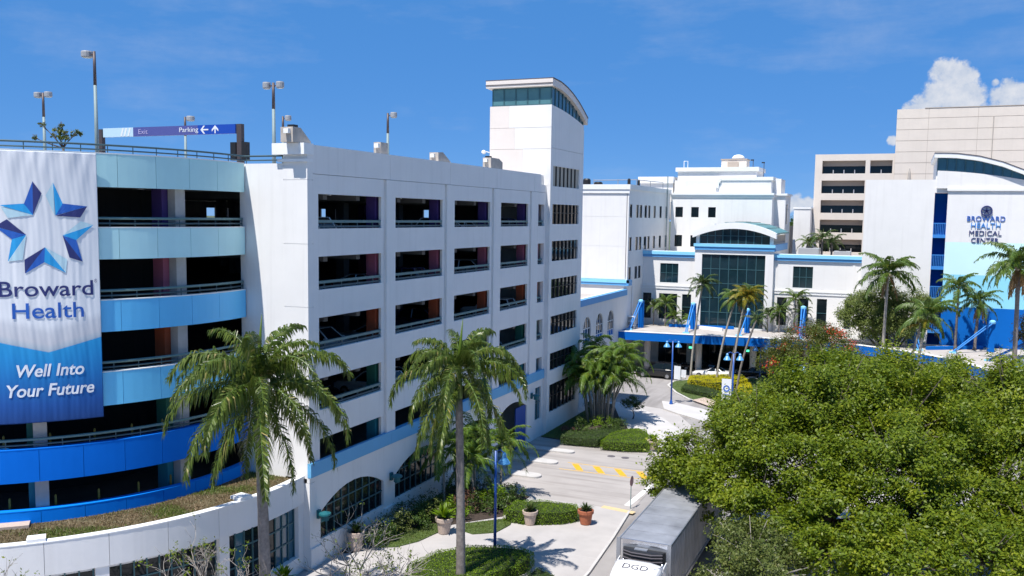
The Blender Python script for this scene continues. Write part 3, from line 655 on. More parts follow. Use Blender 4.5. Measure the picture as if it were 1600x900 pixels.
def flat_text(txt, x, y, z, w, cap, m, parent, name='lettering', depth=.004, shear=0):
    me, v = text_mesh(txt, shear, 0, depth); x0, x1 = v[:, 0].min(), v[:, 0].max()
    set_verts(me, np.stack([x + (v[:, 0] - x0) / (x1 - x0) * w, y - v[:, 2], z + v[:, 1] / .73 * cap], 1)); me.materials.clear(); me.materials.append(m); return link(name, me, parent)
M['exitpink'] = mat('faded_letters', (.42, .38, .62), .5)
flat_text('Exit', SX(-19.9), -.09, zz0 + .16, .85, .34, M['exitpink'], S)
flat_text('Parking', SX(-16.2), -.09, zz0 + .2, 1.65, .33, M['inkwhite'], S)
o = B(); cx, cz = SX(-14.1), (zz0 + zz1) / 2
o.extr([(cx - .25, -.083, cz), (cx + .0, -.083, cz + .27), (cx + .14, -.083, cz + .27), (cx - .06, -.083, cz + .04), (cx - .06, -.083, cz - .04), (cx + .14, -.083, cz - .27), (cx, -.083, cz - .27)], (0, -.008, 0)); o.box(cx - .06, cx + .42, -.0915, -.0835, cz - .045, cz + .045)
cx = SX(-13.1); o.extr([(cx, -.083, cz + .28), (cx - .28, -.083, cz + .0), (cx - .28, -.083, cz - .14), (cx - .05, -.083, cz + .06), (cx + .05, -.083, cz + .06), (cx + .28, -.083, cz - .14), (cx + .28, -.083, cz)], (0, -.008, 0)); o.box(cx - .05, cx + .05, -.0915, -.0835, cz - .26, cz + .06)
o.build('arrows', M['inkwhite'], S)
# ---- light poles on the roof deck
def light_pole(x, y, top, heads, label, wide=.9):
    h = top - 21.75; t = thing('light_pole', label, 'light pole', (x, y, 21.75), 0, 'tall light poles on the garage roof')
    B().tube([(0, 0, 0), (0, 0, h * .75)], [.16, .12], 8).build('pole', M['pole'], t, smooth=True); B().tube([(0, 0, h * .75), (0, 0, h - .1)], [.12, .10], 8).build('upper_pole', M['poledk'], t, smooth=True)
    B().box(-.25, .25, -.25, .25, 0, .12).build('base_plate', M['pole'], t)
    for sx in heads:
        a = B().tube([(0, 0, h - .35), (sx * .35, 0, h - .3)], .05, 5).build('arm', M['poledk'], t)
        hd = B().lathe([(.05, .22), (wide * .45, .2), (wide * .5, .12), (wide * .5, -.2), (wide * .42, -.26)], (sx * (.3 + wide * .5), 0, h - .25), 14).build('lamp_head', M['lampgrey'], t, smooth=False)
        B().lathe([(.0, -.30), (wide * .36, -.29), (wide * .36, -.262)], (sx * (.3 + wide * .5), 0, h - .25), 12).build('lens', M['lens'], hd)
for px, pt, Y, hd, lab, w_ in ((147, 78, 10, (-1,), 'tallest roof light pole with one grey head pointing left beside the Exit sign', .85), (67, 143, 18, (-1, 1), 'roof light pole with two grey heads behind the small rooftop tree', .68), (289, 181, 30, (1,), 'thin far roof light pole seen behind the Parking sign', .8),
                               (427, 127, 14, (-1, 1), 'tall twin-headed roof light pole right of the Parking sign', .6), (442, 180, 30, (1,), 'short looking far pole just right of the tall twin-headed pole', .6), (606, 175, 30, (1,), 'single roof light pole behind the middle of the white parapet', .6)):
    p = fy(px, pt, Y); light_pole(p[0], Y, p[2], hd, lab, w_)
# ================================================================== stair tower
T = thing('stair_tower', 'white stair tower with a curved roof and glazed top behind the garage', 'tower', (-2.6, 41, 0))
TO = np.array([-2.6, 41, 0])
def tb(x0, x1, y0, y1, z0, z1, name, m, parent=T): return B().box(x0 - TO[0], x1 - TO[0], y0 - TO[1], y1 - TO[1], z0, z1).build(name, m, parent)
TX = .4
def sill(y): return 30.17 - .12 * ((y - 36.35) / 4) - .012 * (y - 36.35) ** 1.9
tb(-5.55, TX - .22, 36.47, 45.38, 0, 28.6, 'tower_core', M['white'])
for z0, z1, xs in ((28.2, 30.2, -3.75), (26.28, 28.2, -3.15), (23.0, 26.28, -2.35)):
    tb(-5.67, xs - .004, TOWY, 36.46, z0 + .012, z1 - .012, 'wall_panel', M['cream']); tb(xs + .004, TX, TOWY, 36.46, z0 + .012, z1 - .012, 'wall_panel', M['white'])
tb(-5.67, TX, TOWY, 36.46, 0, 23.0, 'wall_panel', M['white'])
tb(-5.67, -5.56, 36.47, 45.5, 20, 29.5, 'wall_panel', M['white']); tb(-5.67, TX, 45.39, 45.5, 0, 28.7, 'wall_panel', M['white'])
WY0, WY1 = 37.0, 44.35
TW = [(22.95, 24.78), (19.5, 21.32), (16.1, 17.95), (12.65, 14.45), (9.27, 11.0), (5.95, 7.55), (2.0, 4.6)]
zz = 26.36
o = B(); ys = np.linspace(36.465, 45.385, 10)
for a, b in zip(ys[:-1], ys[1:]): o.extr([(TX - .2, a, 26.385), (TX - .2, b, 26.385), (TX - .2, b, sill(b)), (TX - .2, a, sill(a))], (.2, 0, 0))
o.v = [tuple(np.array(p) - TO) for p in o.v]; o.build('wall_panel', M['white'], T)
tb(TX - .2, TX - .002, 36.465, WY0, 0, 26.36, 'tower_pier', M['white']); tb(TX - .2, TX - .002, WY1, 45.385, 0, 26.36, 'tower_pier', M['white'])
ztop = 26.36
for z0, z1 in TW:
    tb(TX - .2, TX, WY0, WY1, z1, ztop, 'spandrel_panel', M['white']); ztop = z0
    fr = B(); n = 7
    for k in range(1, n): y = WY0 + (WY1 - WY0) * k / n; fr.box(TX - .14 - TO[0], TX - .04 - TO[0], y - .07 - TO[1], y + .07 - TO[1], z0, z1)
    if z0 < 20: fr.box(TX - .13 - TO[0], TX - .05 - TO[0], WY0 - TO[1], WY1 - TO[1], z0 + (z1 - z0) * .55, z0 + (z1 - z0) * .55 + .06)
    fr = fr.build('window', M['mulldk'], T)
    for k in range(n):
        a, b = WY0 + (WY1 - WY0) * k / n, WY0 + (WY1 - WY0) * (k + 1) / n
        B().box(TX - .16 - TO[0], TX - .145 - TO[0], a - TO[1], b - TO[1], z0, z1).build('pane', M['glassdk'] if z0 < 22 else M['slat'], fr)
tb(TX - .2, TX, WY0, WY1, 0, ztop, 'spandrel_panel', M['white'])
# glazed lantern under the roof
RP = [(36.0, 32.5), (38.1, 32.43), (39.85, 32.17), (41.65, 31.73), (43.55, 31.08), (45.0, 30.42), (46.0, 29.95)]
def rz(y): return float(np.interp(y, [p[0] for p in RP], [p[1] for p in RP]))
fr = B(); fr.box(-5.52 - TO[0], -5.44 - TO[0], 36.5 - TO[1], 36.6 - TO[1], 30.2, 31.75); xs = np.linspace(-5.5, .3, 6)
for x in xs[1:]: fr.box(x - .06 - TO[0], x + .06 - TO[0], 36.49 - TO[1], 36.6 - TO[1], 30.2, 31.78)
fr.box(-5.5 - TO[0], .3 - TO[0], 36.5 - TO[1], 36.59 - TO[1], 30.2, 30.28); fr.box(-5.5 - TO[0], .3 - TO[0], 36.5 - TO[1], 36.59 - TO[1], 31.68, 31.76)
fr = fr.build('lantern_window', M['mull'], T)
for a, b in zip(xs[:-1], xs[1:]): B().box(a + .06 - TO[0], b - .06 - TO[0], 36.53 - TO[1], 36.55 - TO[1], 30.18, 31.8).build('pane', M['glasslt'], fr)
ys = np.linspace(36.6, 45.4, 10); fr = B()
for y in ys: fr.box(TX - .2 - TO[0], TX - .08 - TO[0], y - .08 - TO[1], y + .08 - TO[1], sill(y) - .05, rz(y) - .7)
for a, b in zip(ys[:-1], ys[1:]): q = B(); fr.extr([(TX - .19 - TO[0], a - TO[1], sill(a) - .04), (TX - .19 - TO[0], b - TO[1], sill(b) - .04), (TX - .19 - TO[0], b - TO[1], sill(b) + .04), (TX - .19 - TO[0], a - TO[1], sill(a) + .04)], (.1, 0, 0))
fr = fr.build('lantern_window', M['mull'], T)
for a, b in zip(ys[:-1], ys[1:]):
    q = B().extr([(TX - .16, a, sill(a) - .05), (TX - .16, b, sill(b) - .05), (TX - .16, b, rz(b) - .7), (TX - .16, a, rz(a) - .7)], (.015, 0, 0)); q.v = [tuple(np.array(p) - TO) for p in q.v]; q.build('pane', M['glassbl'], fr)
B().box(-5.3 - TO[0], TX - .4 - TO[0], 37.2 - TO[1], 45.0 - TO[1], 28.7, 29.4).build('lantern_floor', M['cream'], T)
yy = np.linspace(36.0, 46.0, 16); o = B()
for a, b in zip(yy[:-1], yy[1:]): o.extr([(-5.95, a, rz(a) - .68), (-5.95, b, rz(b) - .68), (-5.95, b, rz(b) - .06), (-5.95, a, rz(a) - .06)], (6.55, 0, 0))
o.v = [tuple(np.array(p) - TO) for p in o.v]; rf = o.build('roof', M['cream'], T)
o = B()
for a, b in zip(yy[:-1], yy[1:]): o.extr([(-6.0, a, rz(a) - .055), (-6.0, b, rz(b) - .055), (-6.0, b, rz(b) + .03), (-6.0, a, rz(a) + .03)], (6.65, 0, 0))
o.v = [tuple(np.array(p) - TO) for p in o.v]; o.build('roof_edge', M['roofdk'], rf)
B().box(-5.97 - TO[0], .62 - TO[0], 35.95 - TO[1], 36.0 - TO[1], 32.02, 32.1).build('fascia_line', M['roofdk'], rf)
o = B().tube([(-5.67 - TO[0], 36.3 - TO[1], 26.0), (-6.1 - TO[0], 36.2 - TO[1], 26.15)], .04, 5); o.lathe([(.02, .25), (.2, .16), (.22, 0), (.1, -.12)], (-6.2 - TO[0], 36.2 - TO[1], 26.0), 10); o.build('security_camera', M['whitecap'], T)
# wall lanterns on the ground-floor piers
for (y, z, lab) in ((.75, 3.1, 'teal wall lantern on the nearest garage corner pier by the curved podium'), (8.85, 3.2, 'teal wall lantern on the pier between the two arched windows'), (33.4, 4.2, 'small teal wall lantern beside the far blue garage door')):
    t = thing('wall_lantern', lab, 'wall lamp', (.0, y, z), 0, 'teal lanterns on the garage wall')
    B().box(.003, .16, -.12, .12, -.25, .25).build('bracket', M['tealmetal'], t); B().tube([(.1, 0, .1), (.5, 0, .12)], .05, 6).build('arm', M['tealmetal'], t)
    B().lathe([(.06, .22), (.34, .12), (.36, .02), (.2, -.02), (.22, -.3), (.1, -.34)], (.5, 0, 0), 12).build('lamp_shade', M['tealmetal'], t)
# ================================================================== hospital buildings
def grid_window(parent, axis, plane, a0, a1, z0, z1, nc, nr, mm, pm, bar=.07, depth=.14, name='window', out=-1):
    """a frame of bars with its panes as children; axis 'y' = faces -Y at y=plane, axis 'x' = faces +X at x=plane"""
    fr = B()
    def bx(o, u0, u1, d0, d1, q0, q1):
        if axis == 'y': o.box(u0, u1, plane + min(d0, d1), plane + max(d0, d1), q0, q1)
        else: o.box(plane - max(d0, d1), plane - min(d0, d1), u0, u1, q0, q1)
    us = np.linspace(a0, a1, nc + 1); qs = np.linspace(z0, z1, nr + 1)
    for u in us: bx(fr, max(a0, u - bar / 2), min(a1, u + bar / 2), .02, depth, z0, z1)
    for q in qs: bx(fr, a0, a1, .024, depth - .004, max(z0, q - bar / 2), min(z1, q + bar / 2))
    fr = fr.build(name, mm, parent)
    for i in range(nc):
        for j in range(nr):
            p = B(); bx(p, us[i] + .002, us[i + 1] - .002, depth * .55, depth * .55 + .015, qs[j] + .002, qs[j + 1] - .002); p.build('pane', pm, fr)
    return fr
def wall_y(parent, y, th, x0, x1, z0, z1, holes, m, name='wall_panel'):
    """wall facing -Y built as butted pieces round rectangular holes (hx0, hx1, hz0, hz1)"""
    xs = sorted({x0, x1} | {h[0] for h in holes} | {h[1] for h in holes}); o = B()
    for a, b in zip(xs[:-1], xs[1:]):
        hs_ = sorted([h for h in holes if h[0] <= a + 1e-6 and h[1] >= b - 1e-6], key=lambda h: h[2]); z = z0
        for h in hs_:
            if h[2] > z: o.box(a, b, y, y + th, z, h[2])
            z = h[3]
        if z < z1: o.box(a, b, y, y + th, z, z1)
    return o.build(name, m, parent)
def wall_x(parent, x, th, y0, y1, z0, z1, holes, m, name='wall_panel'):
    ys = sorted({y0, y1} | {h[0] for h in holes} | {h[1] for h in holes}); o = B()
    for a, b in zip(ys[:-1], ys[1:]):
        hs_ = sorted([h for h in holes if h[0] <= a + 1e-6 and h[1] >= b - 1e-6], key=lambda h: h[2]); z = z0
        for h in hs_:
            if h[2] > z: o.box(x - th, x, a, b, z, h[2])
            z = h[3]
        if z < z1: o.box(x - th, x, a, b, z, z1)
    return o.build(name, m, parent)
# ---- left wing: tall white block with paired slim windows on its shaded side
WX = -3.5
LW = thing('hospital_wing', 'tall plain white hospital wing right behind the garage stair tower', 'building', (0, 0, 0))
for z0, z1 in ((0, 11.2), (12.0, 16.4), (16.4, 20.3), (20.3, 23.35)): B().box(-30, WX - .22, 76.0, 76.3, z0 + .01, z1 - .01).build('wall_panel', M['white'], LW)
B().box(-30, WX - .23, 76.04, 76.3, 0, 23.4).build('wall_core', M['white'], LW)
whs = []
for (a, b) in ((76.5, 77.7), (79.6, 80.9), (81.4, 82.7), (84.0, 85.3), (85.9, 87.2), (89.0, 90.3), (92.6, 93.9), (96.3, 97.6)):
    for (z0, z1) in ((20.2, 21.95), (15.8, 17.6), (11.9, 13.6)): whs.append((a, b, z0, z1))
wall_x(LW, WX, .3, 76.0, 99.0, 0, 23.4, whs, M['white'])
for h in whs: grid_window(LW, 'x', WX - .03, h[0], h[1], h[2], h[3], 1, 1, M['mulldk'], M['glassdk'], .1)
B().box(-30, -4, 76.3, 99, 23.2, 23.5).build('roof', M['roofgrey'], LW)
B().box(-30.3, WX + .2, 75.75, 76.0, 23.9, 24.55).build('cornice', M['whitecap'], LW); B().box(-30.2, WX + .1, 75.85, 76.0, 23.4, 23.88).build('cornice_moulding', M['whitecap'], LW)
B().box(WX, WX + .2, 76.0, 99, 23.9, 24.55).build('cornice', M['white'], LW); B().box(WX - .3, WX - .002, 76.0, 99, 23.4, 24.5).build('parapet', M['white'], LW); B().box(-30, WX - .31, 76.002, 76.3, 23.4, 24.5).build('parapet', M['white'], LW)
B().box(-30, WX + .3, 75.7, 75.99, 11.55, 11.95).build('trim', M['trimlt'], LW); B().box(-30, WX + .2, 75.78, 75.99, 11.2, 11.545).build('lower_trim', M['trimdk'], LW); B().box(WX, WX + .3, 75.7, 77.4, 11.2, 11.95).build('trim', M['trimdk'], LW)
o = B()
for y in (95.8, 96.3): o.tube([(WX + .25, y, 12), (WX + .25, y, 26.5)], .04, 5)
for z in np.arange(12, 25, .35): o.tube([(WX + .25, 95.8, z), (WX + .25, 96.3, z)], .025, 4)
o.build('ladder', M['pole'], LW)
o = B(); o.tube([(WX + .12, 78.3, 6), (WX + .12, 78.3, 11)], .1, 6); o.build('downpipe', M['white'], LW)
# rooftop antennas and the pale pipe rail
for (px, zt, w_, lab) in ((917, 279, .55, 'dark drum-shaped vent on the roof edge next to the stair tower'), (935, 284, .6, 'flat dark mushroom vent on the white wing roof, second from the tower'), (983, 279, .22, 'short dark vent pipe at the corner of the white wing roof'), (998, 281, .2, 'slim dark vent pipe farthest along the white wing roof')):
    p = fy(px, zt, 80 if px < 990 else 86); h = p[2] - 23.5
    o = B().lathe([(w_ * .25, 0), (w_ * .25, h * .55), (w_, h * .6), (w_, h * .9), (w_ * .7, h)], (0, 0, 0), 12).build('roof_vent', M['black']); o.location = (p[0], p[1], 23.5); tag(o, lab, 'vent', 'vents on the white wing roof')
o = B(); p0 = fy(928, 282, 82)
o.tube([(p0[0], 82, 25.35), (-4.5, 83, 25.45), (-4.2, 97, 25.6)], .06, 6)
for x, y in ((p0[0], 82), (-7, 82.5), (-4.5, 83), (-4.35, 90), (-4.2, 97)): o.tube([(x, y, 23.5), (x, y, 25.5)], .05, 5)
tag(o.build('pipe_rail', M['lampgrey']), 'thin pale pipe rail running along the white wing roof', 'railing')
# ---- low arcade between the tower and the entrance
AR = thing('arcade_annexe', 'low shaded white annexe with three arched windows between tower and blue canopy', 'building', (0, 0, 0))
ah = [(58.2, 61.0), (63.0, 65.8), (67.7, 70.4)]
wall_x(AR, WX, .3, 46.2, 76.0, 0, 10.0, [(a, b, 5.4, 8.6) for a, b in ah], M['white'])
for (a, b) in ah:
    o = B(); yc, r = (a + b) / 2, (b - a) / 2
    ysx = [yc - r * math.cos(PI * k / 10) for k in range(11)]
    for p, q in zip(ysx[:-1], ysx[1:]):
        zp, zq = 7.2 + math.sqrt(max(0, r * r - (p - yc) ** 2)), 7.2 + math.sqrt(max(0, r * r - (q - yc) ** 2))
        if min(zp, zq) < 8.598: o.extr([(WX - .3, p, min(zp, 8.598)), (WX - .3, q, min(zq, 8.598)), (WX - .3, q, 8.6), (WX - .3, p, 8.6)], (.295, 0, 0))
    o.build('arch_wall', M['white'], AR)
    f_ = B()
    for k in (1, 2): y = a + (b - a) * k / 3; f_.box(WX - .2, WX - .1, y - .04, y + .04, 5.4, 8.58)
    for z in (6.1, 7.2): f_.box(WX - .2, WX - .1, a, b, z - .04, z + .04)
    f_ = f_.build('arched_window', M['whitecap'], AR)
    for k in range(3):
        for z0, z1, mm in ((5.4, 6.06, 'royal'), (6.14, 7.16, 'glassdk'), (7.24, 8.58, 'glassdk')):
            B().box(WX - .18, WX - .16, a + (b - a) * k / 3 + .005, a + (b - a) * (k + 1) / 3 - .005, z0, z1).build('pane', M[mm], f_)
B().box(-22, WX - .3, 46.2, 75.99, 9.6, 9.9).build('roof', M['canroof'], AR)
B().box(WX - .3, WX + .18, 46.2, 75.7, 10.0, 10.75).build('trim', M['trimdk'], AR); B().box(WX - .55, WX - .305, 46.2, 75.7, 9.9, 10.8).build('parapet', M['whitecap'], AR)
B().box(-12, WX - 2.5, 60, 61.2, 9.9, 11.0).build('roof_curb', M['whitecap'], AR)
# ---- main entrance block
MY = 84.0
MB_ = thing('entrance_block', 'white hospital entrance block with light blue trim and tall arched glass bay', 'building', (0, 0, 0))
holes_l = [(-1.05, 1.5, 11.3, 13.96), (-1.1, 1.46, 6.2, 9.76), (2.15, 3.4, 6.2, 9.76), (-3.4, -2.2, 6.2, 9.76), (-1, 3, 0, 4.2)]
wall_y(MB_, MY, .35, -3.9, 3.9, 0, 14.8, holes_l, M['white'])
holes_r = [(16.75, 19.25, 11.3, 14.1), (14.85, 16.1, 6.2, 9.95), (17.6, 18.85, 6.2, 9.95), (19.9, 21.15, 6.2, 9.95), (23.3, 24.5, 6.2, 9.95), (16, 22, 0, 4.2)]
wall_y(MB_, MY, .35, 14.3, 27.0, 0, 14.8, holes_r, M['white'])
for h in holes_l[:1] + holes_r[:1]: grid_window(MB_, 'y', MY + .03, *h, 3, 2, M['mull'], M['glass'])
for h in holes_l[1:4] + holes_r[1:5]: grid_window(MB_, 'y', MY + .03, *h, 2 if h[1] - h[0] > 2 else 1, 2, M['mull'], M['glassdk'])
for h in (holes_l[4], holes_r[5]): grid_window(MB_, 'y', MY + .03, *h, 4, 1, M['mulldk'], M['glassdk'], name='glass_door')
for x0, x1 in ((-3.9, 3.88), (14.32, 25.8)):
    B().box(x0, x1, MY - .35, MY - .001, 15.2, 15.62).build('trim', M['trimlt'], MB_); B().box(x0, x1, MY - .22, MY - .001, 14.82, 15.195).build('lower_trim', M['trimdk'], MB_)
    B().box(x0, x1, MY + .001, MY + .4, 14.8, 15.7).build('parapet', M['white'], MB_)
for x0, x1 in ((-3.9, 3.88), (14.32, 25.8)):
    B().box(x0, x1, MY - .12, MY - .002, 10.78, 10.92).build('string_course', M['whitecap'], MB_); B().box(x0, x1, MY - .10, MY - .002, 10.42, 10.56).build('string_course', M['whitecap'], MB_)
B().box(24.1, 24.4, MY - .06, MY - .002, 6, 14.8).build('pilaster', M['white'], MB_)
# central bay, a little proud
CY0 = MY - .8
B().box(3.9, 4.88, CY0, MY + .4, 0, 15.6).build('bay_pier', M['white'], MB_); B().box(13.25, 14.3, CY0, MY + .4, 0, 15.6).build('bay_pier', M['white'], MB_)
B().box(4.88, 13.25, CY0 + .002, MY + .3, 15.42, 15.6).build('bay_lintel', M['white'], MB_); B().box(3.9, 14.3, CY0 + .001, MY + .4, 15.601, 15.98).build('bay_lintel', M['white'], MB_)
grid_window(MB_, 'y', CY0 + .15, 4.88, 13.25, 5.6, 15.42, 7, 5, M['mull'], M['glass'], .085, name='curtain_wall')
grid_window(MB_, 'y', CY0 + .15, 4.88, 13.25, 0, 4.3, 6, 1, M['mulldk'], M['glassdk'], .085, name='glass_door')
B().box(4.88, 13.25, CY0 + .1, CY0 + .4, 4.3, 5.6).build('bay_spandrel', M['white'], MB_)
B().box(3.75, 14.5, CY0 - .3, CY0, 16.45, 16.85).build('trim', M['trimlt'], MB_); B().box(3.85, 14.4, CY0 - .18, CY0, 15.99, 16.445).build('lower_trim', M['trimdk'], MB_); B().box(14.3, 14.5, CY0, 96.6, 15.99, 16.85).build('trim', M['trimdk'], MB_)
B().box(3.9, 14.28, CY0 + .001, 96.6, 15.981, 16.86).build('bay_upper_wall', M['white'], MB_)
B().box(3.92, 14.25, MY + .4, 96.6, 14, 15.98).build('bay_side', M['white'], MB_)
def az(x, lo, hi): u = (x - 9.1) / 5.4; return lo + (hi - lo) * (1 - u * u)
fr = B(); xs = np.linspace(4.5, 13.7, 10); zq = 17.95
for x in xs: fr.box(x - .05, x + .05, CY0 + .1, CY0 + .22, 16.87, az(x, 17.75, 18.95))
fr.box(4.5, 13.7, CY0 + .105, CY0 + .215, 17.9, 17.98)
fr = fr.build('arched_window', M['mull'], MB_)
for a, b in zip(xs[:-1], xs[1:]):
    za, zb = az(a, 17.75, 18.95), az(b, 17.75, 18.95)
    B().box(a + .01, b - .01, CY0 + .15, CY0 + .17, 16.87, min(za, zb, 17.92)).build('pane', M['glass'], fr)
    if min(za, zb) > 17.98: B().extr([(a + .01, CY0 + .15, 17.95), (b - .01, CY0 + .15, 17.95), (b - .01, CY0 + .15, zb), (a + .01, CY0 + .15, za)], (0, .02, 0)).build('pane', M['glass'], fr)
B().box(4.0, 4.45, CY0 + .05, CY0 + .4, 16.87, 17.9).build('arch_jamb', M['white'], MB_); B().box(13.75, 14.2, CY0 + .05, CY0 + .4, 16.87, 17.9).build('arch_jamb', M['white'], MB_)
o = B(); fa = np.linspace(3.6, 14.6, 25)
for a, b in zip(fa[:-1], fa[1:]): o.extr([(a, CY0 - .55, az(a, 17.7, 18.9)), (b, CY0 - .55, az(b, 17.7, 18.9)), (b, CY0 - .55, az(b, 18.42, 19.75)), (a, CY0 - .55, az(a, 18.42, 19.75))], (0, .9, 0))
rf = o.build('arched_fascia', M['whitecap'], MB_)
o = B()
for a, b in zip(fa[:-1], fa[1:]): o.extr([(a, CY0 + .36, az(a, 18.3, 19.62)), (b, CY0 + .36, az(b, 18.3, 19.62)), (b, CY0 + .36, az(b, 18.44, 19.78)), (a, CY0 + .36, az(a, 18.44, 19.78))], (0, 13.5, 0))
o.build('vaulted_roof', M['metalroof'], rf)
for a, b in zip(fa[::3][:-1], fa[::3][1:]): B().extr([(b, CY0 + .4, az(b, 18.44, 19.79)), (b + .06, CY0 + .4, az(b + .06, 18.44, 19.79)), (b + .06, CY0 + .4, az(b, 18.50, 19.86)), (b, CY0 + .4, az(b, 18.50, 19.86))], (0, 13.4, 0)).build('roof_seam', M['metalroof'], rf)
grid_window(MB_, 'x', 14.2, 83.6, 96.4, 16.87, 18.1, 14, 1, M['beige'], M['glassdk'], .2)
B().box(-3.5, 3.9, MY + .4, 98.8, 14.6, 15.0).build('roof', M['roofgrey'], MB_); B().box(14.3, 26.5, MY + .4, 98.8, 14.6, 15.0).build('roof', M['roofgrey'], MB_)
B().box(-3.4, 26, 84.5, 98.6, 0.02, .1).build('floor_slab', M['conc'], MB_)
for (x0, x1, y0, y1, h, lab) in ((16.5, 19.2, 92, 95, 1.3, 'low grey air unit on the roof behind the blue trim, left of its pair'), (21.2, 23.4, 91, 93.5, 1.0, 'low pale roof unit near the beige building end of the roof')):
    t = thing('roof_unit', lab, 'air unit', ((x0 + x1) / 2, (y0 + y1) / 2, 15.0), 0, 'air units on the entrance roof'); w_, d_ = (x1 - x0) / 2, (y1 - y0) / 2
    B().box(-w_, w_, -d_, d_, .15, h).build('casing', M['lampgrey'], t, bevel=.04); B().box(-w_ * .9, w_ * .9, -d_ * .9, d_ * .9, 0, .15).build('curb', M['roofgrey'], t); B().lathe([(.5, 0), (.5, .15), (.4, .18)], (0, 0, h), 14).build('fan_cowl', M['black'], t); B().box(-w_ - .02, -w_, -d_ * .6, d_ * .6, .3, h * .8).build('grille', M['black'], t)
# ---- upper block behind
UY = 99.0
UB = thing('upper_block', 'stepped white upper block with dark square windows and moulded cornices behind the entrance', 'building', (0, 0, 0))
uh = []
for x0 in (-2.62, -.18, 2.4): uh += [(x0, x0 + 1.15, 20.4, 21.95), (x0, x0 + 1.15, 15.9, 17.65)]
uh = [h for h in uh if not (h[0] > 2 and h[2] < 16)]
wall_y(UB, UY, .3, -3.3, 11.8, 8, 23.8, uh, M['white'])
for h in uh: grid_window(UB, 'y', UY + .03, *h, 1, 1, M['mulldk'], M['glassdk'], .08)
B().box(11.5, 11.8, 99.3, 106, 8, 23.8).build('side_wall', M['white'], UB)
B().box(11.8, 13.4, 101.5, 101.8, 8, 23.8).build('wall_panel', M['white'], UB); B().box(13.1, 13.4, 101.8, 108, 8, 23.8).build('side_wall', M['white'], UB)
B().box(13.41, 13.5, 103, 103.7, 19.5, 22.5).build('window', M['glassdk'], UB)
B().box(-3.5, 12.05, UY - .3, 108, 23.8, 24.1).build('cornice', M['whitecap'], UB); B().box(-3.4, 11.95, UY - .15, 107.9, 23.45, 23.798).build('cornice_moulding', M['whitecap'], UB); B().box(12.06, 13.65, 101.2, 108, 23.8, 24.1).build('cornice', M['whitecap'], UB)
B().box(-3.0, 11.5, UY + .6, 107, 24.1, 26.0).build('attic_wall', M['white'], UB)
B().box(3.6, 11.75, UY + .45, 107.2, 26.002, 26.5).build('attic_cornice', M['whitecap'], UB)
B().box(11.51, 12.6, 102, 107, 24.1, 26.3).build('attic_wall', M['white'], UB)
B().box(-2.7, 9.2, UY + 1.2, 107, 26.0, 27.4).build('top_wall', M['white'], UB); B().box(-3.0, 9.55, UY + .9, 107.3, 27.4, 28.0).build('top_cornice', M['whitecap'], UB)
B().extr([(3.3, UY + .3, 24.9), (3.3, UY + .3, 25.6), (3.7, UY + .3, 26.3), (4.1, UY + .3, 26.3), (4.1, UY + .3, 26.0), (3.8, UY + .3, 25.5), (3.8, UY + .3, 24.9)], (0, .3, 0)).build('scroll_bracket', M['whitecap'], UB)
B().box(-8.5, -3.3, UY + .8, 108, 20, 25.6).build('side_block', M['white'], UB); B().box(-8.8, -3.2, UY + .5, 108.2, 25.6, 26.6).build('cornice', M['whitecap'], UB)
t = thing('rooftop_plant_room', 'small beige plant room with a white dome on top of the highest white block', 'roof structure', (5.4, 104, 28.0))
B().box(-1.9, 1.9, -1.5, 1.5, 0, 1.25).build('wall', M['beige'], t); B().box(-.9, .7, -1.8, -1.5, 0, .9).build('door', M['beigedk'], t); B().box(-2.0, 2.0, -1.6, 1.6, 1.25, 1.4).build('roof', M['beigedk'], t); B().lathe([(1.0, 0), (.95, .3), (.7, .55), (.3, .7), (.02, .72)], (.4, 0, 1.4), 14).build('dome', M['whitecap'], t, smooth=True)
for (px, py, lab, nm) in ((1069, 252, 'small white pole rack at the left end of the highest roof', 0), (1194, 254, 'slim dark antenna mast at the right end of the highest roof', 1), (1177, 250, 'thin leaning dark mast with a small head on the highest roof', 1)):
    p = fy(px, py, 103); zb_ = 28.0 if px < 1187 else 26.5
    t = thing('antenna', lab, 'antenna', (p[0], 103, zb_)); h = p[2] - zb_
    B().tube([(0, 0, 0), (0, 0, h)], .05, 5).build('mast', M['whitecap'] if not nm else M['poledk'], t)
    if nm: B().box(-.35, .1, -.1, .1, h - .1, h + .08).build('head', M['black'], t)
    else: B().tube([(.6, 0, 0), (.6, 0, h), (0, 0, h)], .05, 5).build('rack', M['whitecap'], t)
# ---- canopy over the drop-off
FR = [(-3.4, 72.5), (-1, 72.65), (6.6, 73.4), (16.3, 74.6), (22, 74.3), (26, 73.2), (29.75, 71.3), (32.4, 69.2), (35.4, 65.9), (37.6, 61.9), (39.4, 56.7), (40.7, 53), (41.8, 48), (42.2, 42)]
CN = thing('entrance_canopy', 'long curved drop-off canopy with royal blue fascia and a pale flat roof', 'canopy', (0, 0, 0))
def off(pl, d):
    out = []
    for i, p in enumerate(pl):
        a = np.array(pl[max(i - 1, 0)]); b = np.array(pl[min(i + 1, len(pl) - 1)]); t = (b - a) / np.linalg.norm(b - a); out.append((p[0] - t[1] * d, p[1] + t[0] * d))
    return out
FRi = off(FR, .3)
for i in range(len(FR) - 1): B().prism([FR[i], FR[i + 1], FRi[i + 1], FRi[i]], 4.45, 5.5).build('fascia', M['royal'], CN)
FR2 = off(FR, .02); FR3 = off(FR, .5)
for i in range(len(FR) - 1): B().prism([off(FR, -.03)[i], off(FR, -.03)[i + 1], FR3[i + 1], FR3[i]], 5.503, 5.58).build('roof_edge', M['whitecap'], CN)
B().box(-3.72, -3.42, 72.5, 83.9, 4.45, 5.5).build('fascia', M['royal'], CN)
